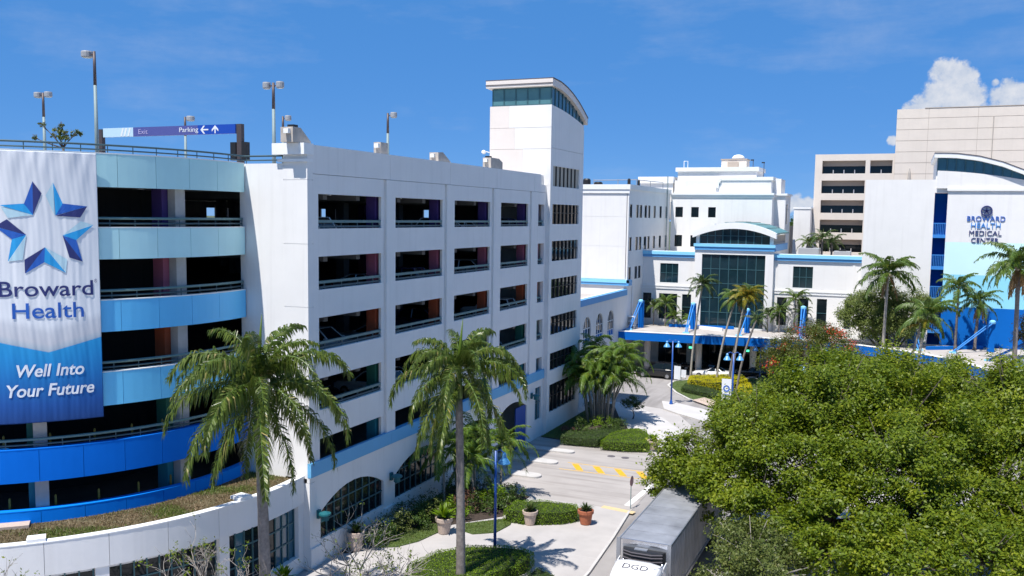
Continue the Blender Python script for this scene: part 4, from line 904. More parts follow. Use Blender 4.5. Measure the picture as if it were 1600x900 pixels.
poly = [(x, y) for x, y in FRi] + [(50, 42), (50, 79.5), (25.6, 79.6), (25.6, 83.1), (-3.4, 83.1)]
B().prism(poly, 4.8, 5.42).build('roof', M['canroof'], CN)
for i, (a, b) in enumerate([((8.5, 80.2), (3.5, 82)), ((1, 81.5), (9.5, 83)), ((20, 79), (25.3, 80.5)), ((33, 74), (39, 78)), ((40.5, 67), (47, 74)), ((42, 60), (48, 63))]):
    a = np.array(a); b = np.array(b); d = (b - a) / np.linalg.norm(b - a); n = np.array([-d[1], d[0]]) * .2
    B().prism([tuple(a + n), tuple(b + n), tuple(b - n), tuple(a - n)], 5.42, 5.8).build('roof_curb', M['royal'] if i % 2 else M['whitecap'], CN)
for (x, y) in ((-.5, 76), (6.2, 76.5), (13, 77.2), (19.5, 77.4), (26, 76), (32.5, 72.5), (37.5, 66.5), (41.5, 58)):
    B().lathe([(.55, 0), (.55, .3), (.42, .34), (.42, 4.3), (.6, 4.5), (.6, 4.8)], (x, y, 0), 14).build('column', M['beige'], CN, smooth=False)
M['exitgreen'] = mat('green_lamp', (.05, .5, .25), .4); M['exitgreen'].node_tree.nodes['Principled BSDF'].inputs['Emission Color'].default_value = (.1, 1, .5, 1); M['exitgreen'].node_tree.nodes['Principled BSDF'].inputs['Emission Strength'].default_value = 1.2
for px, py in ((1080, 543), (1167, 548)):
    p = fy(px, py, 79); B().box(p[0] - .3, p[0] + .3, 78.95, 79.05, p[2] - .13, p[2] + .13).build('green_lamp', M['exitgreen'], CN); B().box(p[0] - .03, p[0] + .03, 78.97, 79.03, p[2] + .13, 4.8).build('lamp_hanger', M['black'], CN)
def mast(x, y, top, foot, lab, w=.34):
    t = thing('canopy_mast', lab, 'mast', (x, y, 5.42), 0, 'blue masts that brace the canopy'); h = top - 5.42
    B().box(-w, w, -.25, .25, 0, h).build('post', M['royal'], t); B().lathe([(w * .8, 0), (w * .95, .1), (w * .95, .3), (w * .5, .42)], (0, -.3, h - .25), 10).build('cap', M['trimlt'], t)
    fxx, fyy = foot
    for s in (-1, 1): B().tube([(s * w * .5, -.4, h - .05), (fxx - x + s * w * .3, fyy - y, .1)], .075, 8).build('strut', M['strut'], t)
    B().box(fxx - x - .4, fxx - x + .4, fyy - y - .2, fyy - y + .2, .0, .16).build('foot', M['trimlt'], t)
mast(-2.15, 78.6, 9.1, (-2.85, 75.4), 'blue mast and pale strut at the left end of the canopy roof')
mast(4.55, 80.3, 8.9, (4.7, 75.4), 'blue mast and strut in front of the left edge of the tall glass bay', .32)
mast(11.7, 80.0, 8.5, (11.3, 76.0), 'blue mast and strut behind the yellowing palms', .32)
mast(18.65, 80.0, 9.15, (18.7, 76.3), 'blue mast and strut in front of the white wall left of the red flowering tree')
mast(31.3, 77.6, 8.7, (32.2, 73.2), 'blue mast half hidden behind the broad leafy tree by the stair slot')
mast(39.7, 75.6, 8.95, (35.7, 72.6), 'blue mast with a long sloping strut in front of the blue mural')
mast(45.6, 71.5, 9.0, (38.9, 67.8), 'blue mast with the middle long strut at the right edge of the canopy')
mast(46.5, 62, 8.6, (39.6, 59.6), 'blue mast with the lowest strut, nearest the big green tree')
# roof frame of white crates at the left end
t = thing('equipment_rack', 'white open rack with grey units at the left end of the canopy roof', 'rack', (-3.0, 76.9, 5.42)); 
for x in (-.5, .5):
    for y in (-.4, .4): B().box(x - .05, x + .05, y - .05, y + .05, 0, 1.7).build('upright', M['whitecap'], t)
for z in (.4, 1.0, 1.62): B().box(-.55, .55, -.45, .45, z, z + .06).build('shelf', M['whitecap'], t)
for z in (.47, 1.07): B().box(-.35, .35, -.3, .3, z, z + .4).build('unit', M['lampgrey'], t)
# ---- right wing with blue stair slot, mural and rooftop glazing
RY = 80.0
RW = thing('mural_wing', 'white wing with a blue stair slot, blue banded mural wall and curved glazed top', 'building', (0, 0, 0))
B().box(25.3, 33.1, RY, RY + .4, 0, 25.2).build('wall_panel', M['white'], RW); B().box(25.3, 25.6, RY + .4, 98, 0, 25.15).build('side_wall', M['white'], RW)
B().box(33.1, 34.5, RY - .001, RY + .4, 23.65, 25.8).build('wall_panel', M['white'], RW)
MYY = RY - .35                                                   # mural wall stands a little proud
for z0, z1, k in ((0, 10.1, 'royal'), (10.1, 13.95, 'skymural'), (13.95, 17.8, 'aqua'), (17.8, 23.85, 'white')): B().box(34.5, 43.6, MYY, MYY + .4, z0, z1).build('mural_band', M[k], RW)
B().box(43.6, 60, MYY + .1, MYY + .4, 0, 25.5).build('wall_panel', M['white'], RW); B().box(43.55, 44.4, MYY - .1, MYY + .098, 0, 17.6).build('blue_pier', M['royal'], RW)
B().box(34.4, 43.7, MYY - .2, MYY, 23.86, 24.15).build('string_course', M['whitecap'], RW)
B().box(33.1, 34.5, RY + 2.2, RY + 2.5, 0, 23.65).build('slot_back', M['royal'], RW); B().box(32.9, 33.098, RY + .4, RY + 2.2, 0, 23.65).build('slot_side', M['royal'], RW); B().box(34.5, 34.7, RY + .06, RY + 2.2, 0, 23.65).build('slot_side', M['royal'], RW)
for z in (7.0, 10.9, 14.7, 18.5):
    B().box(33.1, 34.5, RY + .3, RY + 2.2, z - .15, z + .05).build('landing', M['royal'], RW)
    o = B(); o.box(33.1, 34.5, RY + .02, RY + .1, z + 1.45, z + 1.55); o.box(33.1, 34.5, RY + .0, RY + .25, z - .25, z + .15)
    for k in range(8): x = 33.15 + k * .187; o.box(x, x + .06, RY + .03, RY + .09, z + .15, z + 1.45)
    o.build('balustrade', M['strut'], RW)
RR = [(32.9, 28.25), (35, 28.2), (37.5, 27.85), (40, 27.15), (42.5, 26.1), (45, 24.75), (48, 22.9)]
def rrz(x): return float(np.interp(x, [p[0] for p in RR], [p[1] for p in RR]))
def rsz(x): return 26.25 - .045 * (x - 33.2) - .0085 * (x - 33.2) ** 2
xs = np.linspace(33.25, 47, 15); o = B()
for a, b in zip(xs[:-1], xs[1:]): o.extr([(a, MYY + .02, 24.152), (b, MYY + .02, min(24.152, rsz(b))), (b, MYY + .02, rsz(b)), (a, MYY + .02, rsz(a))], (0, .38, 0))
o.build('wall_panel', M['white'], RW)
fr = B()
for x in xs: fr.box(x - .06, x + .06, MYY + .05, MYY + .2, rsz(x) - .1, rrz(x) - .45)
fr = fr.build('clerestory_window', M['mull'], RW)
for a, b in zip(xs[:-1], xs[1:]): B().extr([(a, MYY + .14, rsz(a) - .05), (b, MYY + .14, rsz(b) - .05), (b, MYY + .14, rrz(b) - .5), (a, MYY + .14, rrz(a) - .5)], (0, .02, 0)).build('pane', M['glassbl'], fr)
xr = np.linspace(32.8, 48, 20); o = B()
for a, b in zip(xr[:-1], xr[1:]): o.extr([(a, MYY - .6, rrz(a) - .5), (b, MYY - .6, rrz(b) - .5), (b, MYY - .6, rrz(b)), (a, MYY - .6, rrz(a))], (0, 16, 0))
rf = o.build('curved_roof', M['whitecap'], RW); o = B()
for a, b in zip(xr[:-1], xr[1:]): o.extr([(a, MYY - .65, rrz(a) + .003), (b, MYY - .65, rrz(b) + .003), (b, MYY - .65, rrz(b) + .1), (a, MYY - .65, rrz(a) + .1)], (0, 16.1, 0))
o.build('roof_edge', M['roofdk'], rf)
B().box(33.15, 33.4, MYY + .42, 95, 24, 28).build('side_wall', M['white'], RW); B().box(25.3, 33.1, RY + .4, 95, 24.5, 24.8).build('roof', M['roofgrey'], RW)
# raised lettering and emblem
HS = thing('building_sign', 'raised blue hospital lettering below a round star emblem on the mural wall', 'sign', (38.7, MYY, 20))
def hs_text(txt, w, zb_, cap, m):
    flat_text(txt, -w / 2, -.05, zb_, w, cap, M[m], HS, depth=.045)
hs_text('BROWARD', 4.0, .32, .62, 'inkblue'); hs_text('HEALTH', 3.1, -.52, .66, 'strut'); hs_text('MEDICAL', 3.4, -1.36, .6, 'ink'); hs_text('CENTER', 2.9, -2.2, .6, 'ink')
o = B(); n = 28
for k in range(n):
    a, b = 2 * PI * k / n, 2 * PI * (k + 1) / n
    o.extr([(.62 * math.cos(a), 0, 1.52 + .62 * math.sin(a)), (.62 * math.cos(b), 0, 1.52 + .62 * math.sin(b)), (.5 * math.cos(b), 0, 1.52 + .5 * math.sin(b)), (.5 * math.cos(a), 0, 1.52 + .5 * math.sin(a))], (0, -.2, 0))
for k in range(5):
    a = PI / 2 + 2 * PI * k / 5; c, s_ = math.cos(a), math.sin(a)
    o.extr([(-s_ * .1, 0, 1.52 + c * .1), (s_ * .1, 0, 1.52 - c * .1), (c * .5, 0, 1.52 + s_ * .5)], (0, -.18, 0))
o.build('star_emblem', M['ink'], HS)
# ---- beige tower behind
BG = thing('beige_tower', 'large beige concrete tower with recessed window bands behind the white wings', 'building', (0, 0, 0))
Y0 = 120.0
def beige_wall(y, x0, x1, z0, z1, holes):
    step = 1.72; z = z0
    hl = holes
    wall_y(BG, y, .5, x0, x1, z0, z1, hl, M['beige'])
BH = []
for k in range(5):
    zt = 30.0 - 3.23 * k; BH.append((16.9, 23.6, zt - 2.1, zt)); 
    if k == 0: BH.append((24.3, 27.65, zt - 2.1, zt))
beige_wall(Y0, 15.75, 28.0, 10, 31.05, BH)
B().box(15.75, 16.2, 120.5, 140, 10, 31.05).build('side_wall', M['beige'], BG); B().box(15.75, 28, 120.5, 140, 30.4, 30.9).build('roof', M['roofgrey'], BG)
for h in BH:
    B().box(h[0], h[1], Y0 + 1.2, Y0 + 1.3, h[2], h[2] + 1.25).build('window_band', M['glassdk'], BG); B().box(h[0], h[1], Y0 + .95, Y0 + 1.4, h[2] + 1.25, h[3]).build('lintel', M['beigedk'], BG)
    n = max(2, int((h[1] - h[0]) / 1.35)); o = B()
    for k in range(1, n): x = h[0] + (h[1] - h[0]) * k / n; o.box(x - .07, x + .07, Y0 + 1.1, Y0 + 1.195, h[2], h[2] + .65)
    o.build('mullion', M['whitecap'], BG); B().box(h[0] - .02, h[1] + .02, Y0 + .502, Y0 + 1.3, h[2] - .2, h[2] - .002).build('sill', M['beige'], BG); B().box(h[0] - .02, h[1] + .02, Y0 + .502, Y0 + 1.3, h[3] + .002, h[3] + .2).build('lintel', M['beige'], BG)
zs = [26.0, 27.75, 29.5, 31.25, 33.0, 34.75, 36.5, 38.0]
for a, b in zip(zs[:-1], zs[1:]):
    for x0, x1 in ((27.95, 32.6), (32.6, 39.6), (39.6, 52), (52, 64)): B().box(x0 + .02, x1 - .02, Y0 - .4, Y0 + .1, a + .03, b - .03).build('wall_panel', M['beige'], BG)
B().box(27.95, 64, Y0 - .34, Y0 + .5, 10, 37.95).build('wall_core', M['beigedk'], BG); B().box(27.95, 64, Y0 + .5, 145, 37.3, 37.8).build('roof', M['roofgrey'], BG); B().box(27.95, 28.4, Y0 + .5, 145, 10, 37.9).build('side_wall', M['beige'], BG)
B().box(32, 64.2, Y0 - .45, Y0 + .55, 38.0, 38.12).build('coping', M['beigedk'], BG)
p = fy(1421, 270, Y0 - 1); B().lathe([(.28, 0), (.2, 1.2), (.05, 1.9)], (p[0], Y0 - .9, p[2] - 1.2), 8).build('finial', M['concstub'], BG)
p = fy(1553, 182, Y0 - .5); B().tube([(p[0], Y0 - .46, 28), (p[0], Y0 - .46, p[2])], .07, 5).build('downpipe', M['concstub'], BG)
# ---- small white block and link behind
t = thing('plain_white_block', 'plain narrow white block in front of the beige tower left edge', 'building', (14.3, 118, 0)); B().box(-1.3, 1.35, -1, 6, 0, 22.0).build('wall', M['white'], t); B().box(-1.4, 1.45, -1.1, 6.1, 22.0, 22.3).build('coping', M['whitecap'], t)
t = thing('low_grey_block', 'low grey white block peeking out behind the arched glass bay', 'building', (11.9, 112, 0)); B().box(-2.3, .2, -1, 4, 0, 19.6).build('wall', M['white'], t); B().box(-2.4, .3, -1.1, 4.1, 19.6, 19.9).build('coping', M['whitecap'], t); B().box(.21, 1.2, 0, 4, 0, 19.2).build('recess', M['conc'], t)
# ================================================================== plants
def frond_mesh(name, L, e0, bend, n, leaf, mats, plumose=.35, width=.05, droop=.75, seed=0, rad=.035, sweep=0.0):
    r = np.random.default_rng(seed); ns = 12; pts = []; p = np.array([0., 0, 0]); st = L / ns
    for i in range(ns + 1):
        pts.append(p.copy()); e = e0 - bend * ((i + .5) / ns) ** 1.25; a = sweep * (i / ns) ** 2
        p = p + st * np.array([math.cos(e) * math.cos(a), math.cos(e) * math.sin(a), math.sin(e)])
    pts = np.array(pts); o = B(); o.tube(pts, [rad * (1 - .8 * i / ns) for i in range(ns + 1)], 4, mats[0])
    V = []
    for i in range(n):
        t = .10 + .90 * (i + r.uniform(0, .6)) / n; k = min(int(t * ns), ns - 1); f = t * ns - k
        b = pts[k] * (1 - f) + pts[k + 1] * f; tg = pts[k + 1] - pts[k]; tg /= np.linalg.norm(tg); side = np.cross(tg, [0, 0, 1.]); side /= np.linalg.norm(side) + 1e-9; up = np.cross(side, tg)
        ll = leaf * (.45 + .55 * math.sin(PI * min(1, t * 1.05 + .1))) * r.uniform(.8, 1.15)
        for s in (-1, 1):
            pl = r.normal(0, plumose); d = s * side * math.cos(pl) + up * math.sin(pl) + tg * (.45 + .5 * t); d /= np.linalg.norm(d)
            m1 = b + d * ll * .45 + np.array([0, 0, -1]) * ll * .10 * droop; tip = m1 + d * ll * .38 * (1 - .45 * droop) + np.array([0, 0, -1]) * ll * .52 * droop
            wv = np.cross(d, [0, 0, 1.]); wv = wv / (np.linalg.norm(wv) + 1e-9) * .35 + tg * .65; wv = wv / np.linalg.norm(wv) * width * r.uniform(.8, 1.2)
            o.add([b - wv * .6, b + wv * .6, m1 + wv, m1 - wv, tip], [(0, 1, 2, 3), (3, 2, 4)], mats[1])
    return o.mesh(name, mats[1])
FR_CACHE = {}
def frond_set(key, L, n, leaf, mats, seed, elev, **kw):
    if key not in FR_CACHE: FR_CACHE[key] = [(e, frond_mesh('frond', L * s, math.radians(e), math.radians(bd), n, leaf, mats, seed=seed + i, **kw)) for i, (e, bd, s) in enumerate(sorted(elev, key=lambda q: -q[0]))]
    return FR_CACHE[key]
def palm(name, label, base, height, r0, r1, fset, count, seed, lean=(0, 0), trunk='trunk', shaft=0, spear=True, cat='palm', group=None, scale=1.0, dead=0, fruit=False, spin=0.0):
    r = random.Random(seed); t = thing(name, label, cat, base, 0, group); n = 14; pts = []; rad = []
    for i in range(n + 1):
        u = i / n; pts.append((lean[0] * u ** 1.6, lean[1] * u ** 1.6, height * u)); rad.append((r0 + (r1 - r0) * u + (r0 * .35 * max(0, .08 - u) / .08)) * (1 + .05 * (i % 2)))
    B().tube(pts, rad, 10).build('trunk', M[trunk], t, smooth=True); topp = np.array(pts[-1])
    if shaft:
        B().tube([topp, topp + (0, 0, shaft * .5), topp + (0, 0, shaft)], [r1 * 1.02, r1 * .95, r1 * .5], 10).build('crownshaft', M['shaft'], t, smooth=True); topp = topp + (0, 0, shaft * .92)
    for k in range(count):
        e, me = fset[min(len(fset) - 1, int((k + r.uniform(-.8, .8)) / count * len(fset)))] if count > len(fset) else fset[k % len(fset)]
        link('frond', me, t, tuple(topp + np.array([0, 0, r.uniform(-.06, .06) - .12 * (k / count)])), (r.uniform(-.12, .12), r.uniform(-.1, .1), spin + 2.39996 * k + r.uniform(-.25, .25)), [scale * r.uniform(.88, 1.1)] * 3)
    spl = (3.3 if shaft else 1.1) * scale
    if spear: B().tube([topp, topp + (.04, .03, .45 * spl), topp + (.12 * spl / 2, .05, 1.0 * spl)], [.05 * spl, .035 * spl, .012], 5).build('spear_leaf', M['limeleaf'], t, smooth=True)
    if dead:
        ds = frond_set('dead', 1.9, 18, .5, (M['deadfrond'], M['deadfrond']), 900, [(-62, 25, 1), (-70, 15, .9), (-55, 32, 1.1)], width=.05, droop=1.0)
        for k in range(dead): link('dead_frond', ds[k % 3][1], t, tuple(topp - (0, 0, .25)), (0, 0, 1.7 * k + r.uniform(0, .6)), [scale * r.uniform(.8, 1.1)] * 3)
    if fruit:
        o = B()
        for k in range(7): a = k * .9; o.lathe([(.03, .16), (.12, .1), (.15, 0), (.11, -.12), (.02, -.17)], (topp[0] + .32 * math.cos(a), topp[1] + .32 * math.sin(a), topp[2] - .35 - .1 * (k % 3)), 8)
        o.build('fruit', M['potpale'], t, smooth=True)
    return t
ROY = [(82, 100, .85), (62, 125, 1.0), (42, 122, 1.08), (18, 100, 1.08), (68, 138, .95), (-6, 78, 1.1), (30, 115, 1.05), (-32, 50, 1.1), (-52, 32, 1.0)]
fs_roy = frond_set('royal', 5.0, 125, .92, (M['shaft'], M['royalleaf']), 10, ROY, plumose=.6, width=.040, droop=.95)
palm('royal_palm', 'large royal palm with arching feathery fronds in front of the curved podium', (2.55, -7.2, 0), 10.6, .29, .22, fs_roy, 28, 3, (-.35, .1), shaft=1.5, dead=2, group='royal palms in front of the garage', spin=.4, scale=1.04)
palm('royal_palm', 'large royal palm with a grey trunk and bright spear rising from the clipped round hedge', (8.85, 1.3, 0), 10.5, .26, .19, fs_roy, 28, 5, (-.2, 0), shaft=1.5, group='royal palms in front of the garage', scale=.88, spin=1.3)
SM = [(70, 85, .9), (48, 105, 1.0), (25, 100, 1.0), (5, 85, 1.0), (58, 110, .95), (-15, 60, .9)]
fs_lime = frond_set('lime', 2.3, 34, .62, (M['shaft'], M['limeleaf']), 30, SM, plumose=.15, width=.035, droop=.6)
fs_dark = frond_set('dark', 2.4, 34, .6, (M['shaft'], M['darkpalm']), 50, SM, plumose=.3, width=.042, droop=.8)
fs_palm = frond_set('palm', 2.5, 36, .62, (M['shaft'], M['palmleaf']), 70, SM, plumose=.25, width=.042, droop=.75)
fs_gold = frond_set('gold', 2.5, 34, .6, (M['goldleaf'], M['goldleaf']), 90, SM, plumose=.2, width=.045, droop=.7)
# slender palms between the big palm and the garage wall
for k, (px, py, x, y, h, lab) in enumerate([(690, 0, 1.7, 13.2, 4.2, 'slender green palm against the second arched window'), (0, 0, 2.6, 16.3, 4.6, 'slender green palm right of the royal palm trunk, nearer the wall'), (0, 0, 4.3, 17.0, 4.0, 'slender lime green palm nearest the blue lamp post and entry lane'), (0, 0, 3.3, 14.6, 3.2, 'short lime palm behind the royal palm trunk')]):
    palm('slender_palm', lab, (x, y, .1), h, .09, .07, fs_lime, 14, 40 + k, (random.uniform(-.3, .3), 0), trunk='trunkpale', spear=False, group='slender palms by the garage wall', scale=1.25)
# multi-stemmed clump near the tower
CLP = thing('palm_clump', 'broad clump of many-stemmed green palms beside the stair tower base', 'palm', (3.3, 43.6, .1))
for k in range(21):
    a = k * 2.4; rr_ = .35 + .17 * math.sqrt(k) * 1.2; bx_, by_ = rr_ * math.cos(a) * 1.1, rr_ * math.sin(a); h = random.uniform(4.0, 7.3); tx, ty = bx_ * 2.2, by_ * 2.1
    B().tube([(bx_, by_, 0), (bx_ * 1.3, by_ * 1.3, h * .5), (tx, ty, h)], [.11, .09, .07], 7).build('stem', M['trunkpale'], CLP, smooth=True)
    for q in range(10):
        e, me = fs_lime[int(q * .6)]; link('frond', me, CLP, (tx, ty, h), (random.uniform(-.2, .2), random.uniform(-.1, .1), 2.4 * q + random.uniform(-.3, .3)), [random.uniform(1.15, 1.5)] * 3)
# palms round the drop-off and hospital front
def palm_at(name, label, bx, by, cpx, cpy, fset, count, seed, r=.14, z0=0.0, **kw):
    p = fy(cpx, cpy, by); return palm(name, label, (bx, by, z0), p[2] - z0, r, r * .72, fset, count, seed, (p[0] - bx, 0), **kw)
H = 'palms along the hospital front'
palm_at('coconut_palm', 'tall thin dark palm on a straight pale trunk before the tall glass bay', 6.3, 74.6 - 3.2, 1098, 444, fs_dark, 17, 61, trunk='trunkpale', group=H, scale=1.1)
palm_at('yellowing_palm', 'yellowing palm with golden lower fronds and a leaning pale trunk, left of its pair', 9.9, 69.2, 1150, 466, fs_palm, 18, 62, trunk='trunkpale', group=H, dead=1, scale=1.15)
palm_at('yellowing_palm', 'golden palm with orange drooping fronds right of the leaning pale trunk', 12.0, 67.5, 1166, 462, fs_gold, 18, 63, trunk='trunkpale', group=H, scale=1.1)
palm_at('coconut_palm', 'green palm above the golden palms with leaves against the glass bay', 11.2, 70.4, 1175, 458, fs_palm, 18, 64, trunk='trunk', group=H, scale=.9)
palm_at('small_palm', 'short dark palm right below the golden palms at the canopy edge', 12.9, 66.0, 1182, 500, fs_dark, 10, 65, trunk='trunk', group=H, scale=.85)
for k, (cpx, cpy, y, fs_, lab, sc) in enumerate([(1022, 478, 82.2, fs_dark, 'bushy dark palm against the left wall of the entrance block', .85), (1040, 474, 82.0, fs_palm, 'green palm between the two left masts, taller of the group there', .85), (1054, 494, 81.6, fs_lime, 'low lime palm left of the second blue mast', .7), (1078, 498, 82.3, fs_lime, 'small lime palm right beside the second blue mast', .6),
                                          (1200, 490, 82.2, fs_dark, 'dark slim palm right of the tall glass bay', .7), (1218, 486, 82.3, fs_palm, 'slim palm before the white wall, second right of the glass bay', .75), (1243, 466, 82.0, fs_palm, 'tallest palm under the square window right of the glass bay', .9), (1252, 488, 81.4, fs_dark, 'lower dark palm left of the fourth blue mast', .7)]):
    p = fy(cpx, cpy, y); palm_at('small_palm', lab, p[0], y, cpx, cpy, fs_, 14, 70 + k, r=.08, z0=5.42, spear=False, group='small palms on the canopy terrace', scale=sc * 1.15)
palm_at('coconut_palm', 'tall coconut palm with a pale trunk rising through the broad leafy tree', 28.3, 73.0, 1388, 425, fs_palm, 22, 81, r=.2, trunk='trunkpale', group=H, fruit=True, scale=1.75, dead=3)
palm_at('coconut_palm', 'yellow green coconut palm with drooping gold fronds over the canopy edge', 31.6, 62.5, 1449, 492, fs_palm, 18, 82, r=.17, trunk='trunkpale', group=H, scale=1.55)
palm_at('yellowing_palm', 'thin golden palm just left of the yellow green coconut palm trunk', 30.7, 63.0, 1440, 505, fs_gold, 6, 83, r=.14, trunk='trunkpale', group=H, scale=1.25, spear=False)
palm_at('coconut_palm', 'slim palm on a dark trunk in front of the blue mural', 36.0, 75.0, 1498, 448, fs_palm, 18, 84, r=.15, z0=5.42, group=H, scale=1.3)
palm_at('coconut_palm', 'short palm with hanging brown dead fronds before the blue mural', 38.1, 76.4, 1531, 470, fs_palm, 16, 85, r=.17, z0=5.42, group=H, scale=1.3, dead=6)
palm_at('coconut_palm', 'big coconut palm at the right edge with a skirt of dead brown fronds', 41.2, 66.0, 1592, 412, fs_palm, 24, 86, r=.26, z0=0, group=H, scale=1.85, dead=9, fruit=True)
for k, (px, py, s, lab) in enumerate([(1285, 372, 1.1, 'bushy palm showing above the roof in front of the beige tower'), (1262, 379, .8, 'low palm left of the bushy roof-line palm'), (1300, 378, .9, 'palm right of the bushy roof-line palm by the roof unit')]):
    p = fy(px, py, 106 + k); palm('distant_palm', lab, (p[0], 106 + k, 0), p[2], .2, .14, fs_dark if k != 1 else fs_palm, 12, 90 + k, group='palms beyond the entrance roof', scale=1.2 * s)
# ---- broadleaf trees
def crown(name, blobs, n, size, m, parent, seed, clumps=26, up=.35, mi2=None, flat=.8, sd=.17):
    r = np.random.default_rng(seed); Ps = []; Os = []; Ks = []
    vol = np.array([b[3] ** 2 for b in blobs]); vol = vol / vol.sum()
    for (x, y, z, R), f in zip(blobs, vol):
        nb = int(n * f); d = r.normal(size=(clumps, 3)); d[:, 2] = d[:, 2] * .8 + .25; d /= np.linalg.norm(d, axis=1)[:, None]; rad = R * r.uniform(.62, 1.04, clumps)
        cs = np.array([x, y, z]) + d * rad[:, None] * np.array([1, 1, flat]); k = r.integers(0, clumps, nb); sg = R * sd * r.uniform(.7, 1.3, clumps)
        q = r.normal(size=(nb, 3)); q[:, 2] *= .82; P = cs[k] + q * sg[k][:, None]; Ps.append(P); young = (r.uniform(size=clumps) < .3) & (d[:, 2] > .1); Ks.append(young[k].astype(int)); o = P - np.array([x, y, z]); Os.append(o / (np.linalg.norm(o, axis=1)[:, None] + 1e-6))
    P = np.concatenate(Ps); V = leaves(P, size, up, out=np.concatenate(Os) * .8); mats = [m] + ([mi2] if mi2 else []); mi = np.concatenate(Ks) if mi2 else None
    return link(name, quadmesh(name, V, mats, mi), parent)
def tree(name, label, base, blobs, n, size, leaf, seed, r0=.28, cat='tree', group=None, mi2=None, bark='bark', up=.35, clumps=26, fork=.4, sd=.17):
    """blobs are (x, y, z, radius) in world space"""
    t = thing(name, label, cat, base, 0, group); b = np.array(base); bl = [(x - b[0], y - b[1], z - b[2], R) for x, y, z, R in blobs]
    zc = np.mean([q[2] for q in bl]); f = np.array([0, 0, zc * fork]); r = random.Random(seed)
    B().tube([(0, 0, 0), (.1, .05, f[2] * .5), f], [r0 * 1.25, r0, r0 * .85], 10).build('trunk', M[bark], t, smooth=True)
    o = B()
    for (x, y, z, R) in bl:
        c = np.array([x, y, z]); mid = f + (c - f) * .5 + np.array([r.uniform(-.3, .3), r.uniform(-.3, .3), R * .1]); o.tube([f, mid, c], [r0 * .55, r0 * .36, r0 * .16], 7)
        for k in range(9):
            d = np.array([r.gauss(0, 1), r.gauss(0, 1), r.gauss(.4, .7)]); d /= np.linalg.norm(d); o.tube([mid + (c - mid) * r.uniform(.2, 1), c + d * R * .5, c + d * R * .92 + np.array([0, 0, .15])], [r0 * .15, r0 * .09, .012], 5)
    o.build('limb', M[bark], t, smooth=True)
    crown('crown', bl, n, size, leaf, t, seed, clumps, up, mi2, sd=sd); return t
tree('shade_tree', 'huge bright green shade tree spreading over the parked truck, left of the pair', (26.6, 13.5, 0), [(26.8, 14, 9.3, 4.0), (22.6, 12.5, 7.4, 3.2), (18.9, 12.2, 5.5, 2.4), (30.6, 13.2, 9.0, 3.7), (25.4, 9.8, 6.8, 3.3), (21.6, 16.5, 7.0, 2.8), (28.9, 18.5, 9.5, 3.5), (24.8, 18.2, 8.6, 3.1), (30, 9.2, 7.2, 3.1), (21.2, 10.0, 4.9, 2.2), (17.3, 13.6, 4.0, 1.7), (23.5, 7.6, 4.9, 2.3), (27.4, 6.8, 5.2, 2.5), (31.8, 7.2, 5.4, 2.6), (29.4, 4.4, 4.4, 2.0), (27.6, 3.2, 4.2, 1.9), (31.2, 3.0, 4.2, 2.1), (25.6, 5.2, 4.4, 1.8)], 255000, .205, M['oak'], 11, .42, group='shade trees along the truck lane', clumps=60, sd=.11, up=.6, mi2=M['oakyl'])
tree('shade_tree', 'huge bright green shade tree filling the right edge beyond the left one', (36.5, 19, 0), [(36.2, 19, 9.2, 3.9), (40.2, 18.5, 8.8, 3.6), (33.4, 22.5, 9.0, 3.5), (36.8, 14.8, 7.6, 3.4), (39.2, 24, 9.0, 3.7), (33.0, 15.2, 7.4, 3.0), (41.5, 13.5, 6.8, 3.1), (43.5, 21, 8.4, 3.4), (34.6, 11.4, 5.6, 2.7), (38.4, 10.6, 5.4, 2.7), (33.2, 8.0, 4.6, 2.4), (36.6, 7.4, 4.6, 2.4), (40.4, 8.4, 5.0, 2.5), (34, 4.6, 4.4, 2.2)], 215000, .21, M['oak'], 12, .42, group='shade trees along the truck lane', clumps=60, sd=.11, up=.6, mi2=M['oakyl'])
tree('thin_tree', 'sparser grey green tree with bare twigs at the bottom beside the truck trailer', (24.4, 2.0, 0), [(24.0, 2.3, 4.2, 1.7), (22.9, 4.6, 3.8, 1.4), (25.2, .4, 4.0, 1.7), (23.2, .6, 3.2, 1.3)], 15000, .17, M['greyleaf'], 13, .2, bark='twig', clumps=26, sd=.17)
tree('broad_tree', 'broad airy leafy tree round the tall coconut palm against the white wing', (29.0, 76.4, 0), [(28.2, 76.4, 10.6, 2.3), (25.9, 76.2, 9.9, 2.1), (31.0, 76.4, 10.4, 2.1), (28.4, 75.6, 8.8, 2.3), (24.6, 76, 8.4, 1.7), (31.6, 76, 8.8, 1.9), (33, 76.4, 10, 1.4), (27.0, 75.4, 7.4, 1.8), (30.2, 75.6, 7.6, 1.8)], 42000, .23, M['ficus'], 14, .25, clumps=34, sd=.17, up=.6)
tree('poinciana_tree', 'flat-topped tree with scattered red orange flowers left of the big shade tree', (21.0, 62.5, 0), [(20.8, 62.6, 7.3, 2.3), (18.4, 62, 5.9, 1.9), (23.5, 62.8, 7.0, 2.1), (20.6, 60.4, 6.1, 2.2), (17.2, 61, 4.6, 1.6), (24.5, 61, 6.0, 1.8), (22, 64, 7.7, 1.6)], 30000, .17, M['poin'], 15, .22, clumps=30)
pt_ = [o for o in COL.objects if o.name.startswith('poinciana_tree')][0]
crown('flower', [(20.4 - 21, 61.6 - 62.5, 7.5, 1.6), (23.6 - 21, 62 - 62.5, 7.9, 1.2), (18.8 - 21, 61 - 62.5, 6.3, 1.1), (17.5 - 21, 59.6 - 62.5, 4.6, .9), (25 - 21, 60.5 - 62.5, 6.9, .9)], 1150, .2, M['redflower'], pt_, 16, 7, .6, sd=.26)
